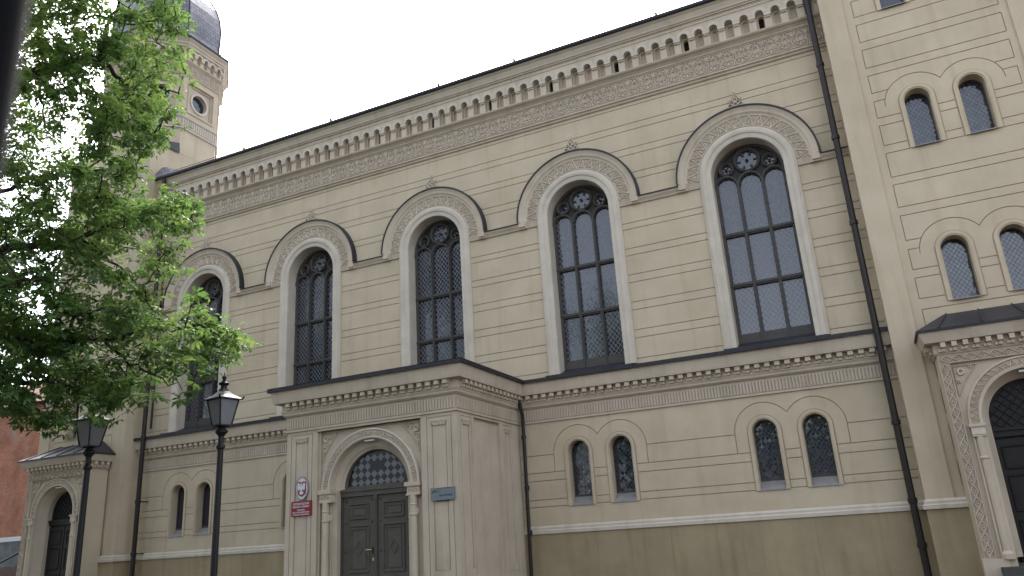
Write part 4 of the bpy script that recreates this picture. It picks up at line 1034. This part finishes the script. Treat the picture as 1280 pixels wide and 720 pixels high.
# -- the chestnut in front, its crown reaches in from the left
rt = random.Random(21)
base = ray_at(-95, 640, 11.6); base.z = 0
TR = empty('chestnut_tree', tuple(base)); tag(TR, 'big leafy chestnut tree whose branches hang over the left tower and the lamps', 'tree')
def lp(px, py, d): return ray_at(px, py, d)-base
limbs = [   # (points (px,py,dist), start radius, end radius)
    ([(-95, 640, 11.6), (-88, 480, 11.6), (-70, 330, 11.6), (-60, 180, 11.8), (-40, 20, 12), (-20, -140, 12.2)], .24, .10),
    ([(-60, 180, 11.8), (-10, 118, 11.9), (40, 92, 12.0), (85, 79, 12.1), (122, 74, 12.1)], .085, .060),
    ([(122, 74, 12.1), (145, 92, 12.1), (163, 118, 12.0), (195, 122, 11.9), (228, 118, 11.8)], .040, .010),
    ([(122, 74, 12.1), (130, 52, 12.2), (136, 20, 12.3), (160, -40, 12.4)], .035, .02),
    ([(85, 79, 12.1), (98, 100, 11.9), (118, 118, 11.7), (150, 150, 11.6), (185, 165, 11.5)], .03, .008),
    ([(40, 92, 12), (52, 130, 12.3), (66, 172, 12.4), (78, 200, 12.4)], .022, .007),
    ([(-10, 118, 11.9), (40, 30, 12.4), (80, -10, 12.6), (120, -60, 12.8)], .05, .03),
    ([(40, 30, 12.4), (90, 20, 12.3), (150, 30, 12.2), (215, 20, 12)], .03, .008),
    ([(-70, 330, 11.6), (-10, 320, 11.8), (45, 305, 11.9), (100, 300, 11.9), (160, 270, 11.8), (205, 262, 11.7), (240, 275, 11.6)], .075, .010),
    ([(100, 300, 11.9), (140, 330, 12.1), (175, 355, 12.1), (205, 345, 12)], .025, .008),
    ([(-78, 400, 11.6), (-10, 420, 11.4), (60, 430, 11.3), (130, 425, 11.2), (200, 410, 11.1), (255, 405, 11.0), (298, 432, 11.0)], .07, .008),
    ([(60, 430, 11.3), (95, 400, 11), (145, 385, 10.8), (190, 375, 10.8)], .03, .008),
    ([(130, 425, 11.2), (160, 455, 11.4), (200, 470, 11.4), (228, 488, 11.3)], .022, .006),
    ([(-85, 470, 11.6), (-10, 470, 11.9), (60, 480, 12.0), (110, 490, 12.0), (140, 483, 12.0)], .05, .01),
    ([(60, 480, 12), (85, 495, 11.9), (76, 530, 11.9), (66, 552, 11.9)], .012, .006),
    ([(-10, 470, 11.9), (15, 490, 11.7), (20, 520, 11.7), (28, 535, 11.7)], .014, .006),
    ([(-65, 250, 11.7), (0, 240, 12.3), (60, 225, 12.5), (120, 215, 12.4), (170, 205, 12.2)], .04, .01),
    ([(-10, 420, 11.4), (10, 360, 10.8), (50, 350, 10.6), (110, 345, 10.6)], .03, .01),
]
mb = MB()
for pts, r0, r1 in limbs:
    P_ = [lp(*p) for p in pts]; Q = []
    if r0 > .2: P_ = [Vector((0, 0, -.12))]+P_; r0 = .27
    for j in range(len(P_)-1):
        for q in range(4): Q.append(P_[j].lerp(P_[j+1], q/4))
    Q.append(P_[-1])
    if r0 < .2:
        for j in range(1, len(Q)-1): Q[j] = Q[j]+Vector((rt.gauss(0, 1), rt.gauss(0, 1), rt.gauss(0, 1)))*.035
    rs = [r0+(r1-r0)*j/(len(Q)-1) for j in range(len(Q))]
    mb.tube(Q, rs, 'bark', 8)
limbpts = []
for pts, r0, r1 in limbs[1:]:
    P_ = [lp(*p) for p in pts]
    for j in range(len(P_)-1):
        for q in range(6): limbpts.append(P_[j].lerp(P_[j+1], q/6))
crown = [(-160, -120), (212, -120), (222, -20), (236, 22), (228, 50), (240, 70), (230, 98), (216, 118), (216, 138), (208, 158), (205, 172), (186, 186), (188, 200), (175, 215), (196, 228), (240, 244), (252, 262), (240, 272), (255, 290),
         (236, 292), (214, 300), (222, 318), (206, 330), (214, 352), (196, 366), (178, 372), (206, 392), (228, 398), (232, 376), (246, 372), (262, 396), (290, 412), (312, 432), (302, 448), (275, 440), (262, 452), (250, 470), (240, 496), (226, 500), (212, 478), (190, 486), (172, 520), (158, 500),
         (140, 512), (120, 520), (100, 512), (84, 530), (66, 540), (58, 520), (36, 512), (22, 532), (8, 532), (-5, 520), (-160, 520)]
gaps = [(128, 102, 15), (74, 172, 13), (60, 196, 9), (30, 245, 12), (82, 262, 9), (44, 492, 8), (166, 338, 17), (150, 366, 12), (178, 312, 10), (120, 60, 6), (22, 268, 8), (172, 246, 8), (95, 145, 7), (52, 40, 7), (148, 172, 9), (150, 440, 8), (110, 130, 8)]
tips = []; seg = MB()
tries = 0
while len(tips) < 1060 and tries < 40000:
    tries += 1
    x = rt.uniform(-150, 312); y = rt.uniform(-118, 545)
    if not inpoly(x, y, crown): continue
    if any((x-a)**2+(y-b)**2 < (r*1.25)**2 for a, b, r in gaps): continue
    if x < -30 and rt.random() < .55: continue
    dens = .5+.5*sin(x*.045+1.3*sin(y*.03))*sin(y*.05+x*.01)
    if rt.random() > .6+.4*dens: continue
    d = rt.uniform(10.6, 13.3) if y < 330 else rt.uniform(10.3, 12.6)
    tips.append(lp(x, y, d))
rest = 0
while rest < 300:
    v = Vector((rt.gauss(0, 1), rt.gauss(0, 1), rt.gauss(0, 1))).normalized()*(rt.random()**.4)
    t = Vector((v.x*5.2-1.6, v.y*5.0-.6, 8.4+v.z*4.6)); wp = t+base-CAM
    dx = wp.dot(Fw); sx = 640+965.8*wp.dot(Rt)/max(dx, .1)
    if dx < 2 or sx > -140: continue
    if wp.length < 6: continue
    rest += 1; tips.append(t)
    if rest % 12 == 0: mb.tube([Vector((0, 0, 5.5)), Vector((0, 0, 6)).lerp(t, .5)+Vector((0, 0, .3)), t], [.07, .05, .02], 'bark', 6); limbpts += [Vector((0, 0, 6)).lerp(t, q_/8) for q_ in range(2, 9)]
pts_leaf = []
tips.sort(key=lambda t: min((q-t).length_squared for q in limbpts))
nodes = list(limbpts)
for t in tips:
    near = min(nodes, key=lambda q: (q-t).length_squared)
    nodes.append(t)
    st_ = near.lerp(t, .0); midp = near.lerp(t, .55)+Vector((0, 0, rt.uniform(0, .12)))
    mb.tube([st_, midp, t], [.011, .008, .004], 'bark', 4, cap=False); nodes.append(midp)
    L = (t-near).length
    for k in range(rt.randint(8, 13)):
        f_ = rt.random()**.6; b_ = midp.lerp(t, f_) if L < 1.6 else midp.lerp(t, .4+.6*f_)
        pts_leaf.append((b_+Vector((rt.gauss(0, .11), rt.gauss(0, .11), rt.gauss(-.02, .08))), rt.uniform(.7, 1.15)))
mb.build('trunk', TR, smooth=True)
leafset(pts_leaf, 5, .148, 'leaf', 'crown', TR)

# -- trees across the street (seen only in the window reflections), and one near tree added for shade
def far_tree(x, y, h, r, label, seed):
    T = empty('street_tree', (x, y, 0)); tag(T, label, 'tree', 'trees across the street')
    m_ = MB(); m_.tube([(0, 0, -.1), (.1, 0, h*.3), (0, .2, h*.6), (.1, .1, h*.85)], [.3, .24, .16, .05], 'bark', 8)
    rn = random.Random(seed); P_ = []
    for k in range(9):
        a = rn.uniform(0, 2*pi); z = h*rn.uniform(.3, .7); m_.tube([(0, 0, z), (cos(a)*r*.4, sin(a)*r*.4, z+h*.12), (cos(a)*r*.8, sin(a)*r*.8, z+h*.16)], [.10, .06, .02], 'bark', 6)
    m_.build('trunk', T)
    cl = [(Vector((rn.gauss(0, .5)*r, rn.gauss(0, .5)*r, h*.62+rn.gauss(0, .17)*h)), rn.uniform(.14, .28)*r) for _ in range(84)]
    for c, q in cl:
        for k in range(42): v = Vector((rn.gauss(0, 1), rn.gauss(0, 1), rn.gauss(0, .8))); P_.append((c+v.normalized()*q*rn.uniform(.5, 1), rn.uniform(.8, 1.2)))
    leafset(P_, seed, .46, 'leaf2', 'crown', T, nl=4)
far_tree(-14, -25, 30, 7.5, 'tall dark green tree across the street, directly opposite the porch', 1)
far_tree(-25, -22, 28, 8, 'tall dark green tree across the street, opposite the left tower', 2)
far_tree(-31, -14.5, 26, 7, 'tall dark green tree at the far left end of the street', 3)
for q_, (x_, y_, h_, r_, l_) in enumerate(((-1, -36, 12.5, 5.2, 'mid-height tree across the street, opposite the second window from the right'), (8.5, -38, 11.5, 5, 'mid-height tree across the street, right behind the viewer'),
        (17.5, -36, 12, 5, 'mid-height tree across the street, opposite the right tower'), (-14.5, -9.8, 13, 4.4, 'added bushy tree out of view on the near pavement, shading the left tower'))):  # last one is out of view, put in to darken the lower left front
    far_tree(x_, y_, h_, r_, l_, 20+q_)
# -- house across the street
Hs = empty('town_house', (40, -38, 0)); tag(Hs, 'plain two-storey rendered town house across the street with a tiled roof', 'building')
mb = MB(); rg = []
for k in range(11):
    for z in (1.2, 5.2): rg.append((rect(-20+k*3.8, -18.8+k*3.8, z, z+1.9), -.15, 'dark'))
mb.relief(lambda u, v, d: (u, d, v), rect(-22, 22, -.1, 9), rg, base=(0, 'house')); mb.box(-22, 22, -10, -.16, -.1, 9, 'house'); mb.build('wall', Hs)
mb = MB(); mb.v = [(-22.4, .4, 9), (22.4, .4, 9), (22.4, -10.4, 9), (-22.4, -10.4, 9), (-19, -5, 12.2), (19, -5, 12.2)]
mb.f = [(0, 1, 5, 4), (1, 2, 5), (2, 3, 4, 5), (3, 0, 4), (0, 3, 2, 1)]; mb.m = [0]*5; mb.mats = ['rooftile']; mb.build('roof', Hs)

# ================================================================== dark post right beside the camera
q = ray_at(-40, 100, .8)
Dp = empty('signpost', (q.x, q.y, 0))
mb = MB()
e1 = ray_at(24, 90, .8); rr = (Vector((e1.x, e1.y))-Vector((q.x, q.y))).length
mb.lathe((0, 0, 0), [(rr+.01, 0), (rr, .1), (rr, 3.2), (rr*.6, 3.25)], 'postdark', 24); o = mb.build('signpost')
o.location = (q.x, q.y, 0); bpy.data.objects.remove(Dp)
tag(o, 'dark post out of focus at the left edge, close to the viewer', 'post')
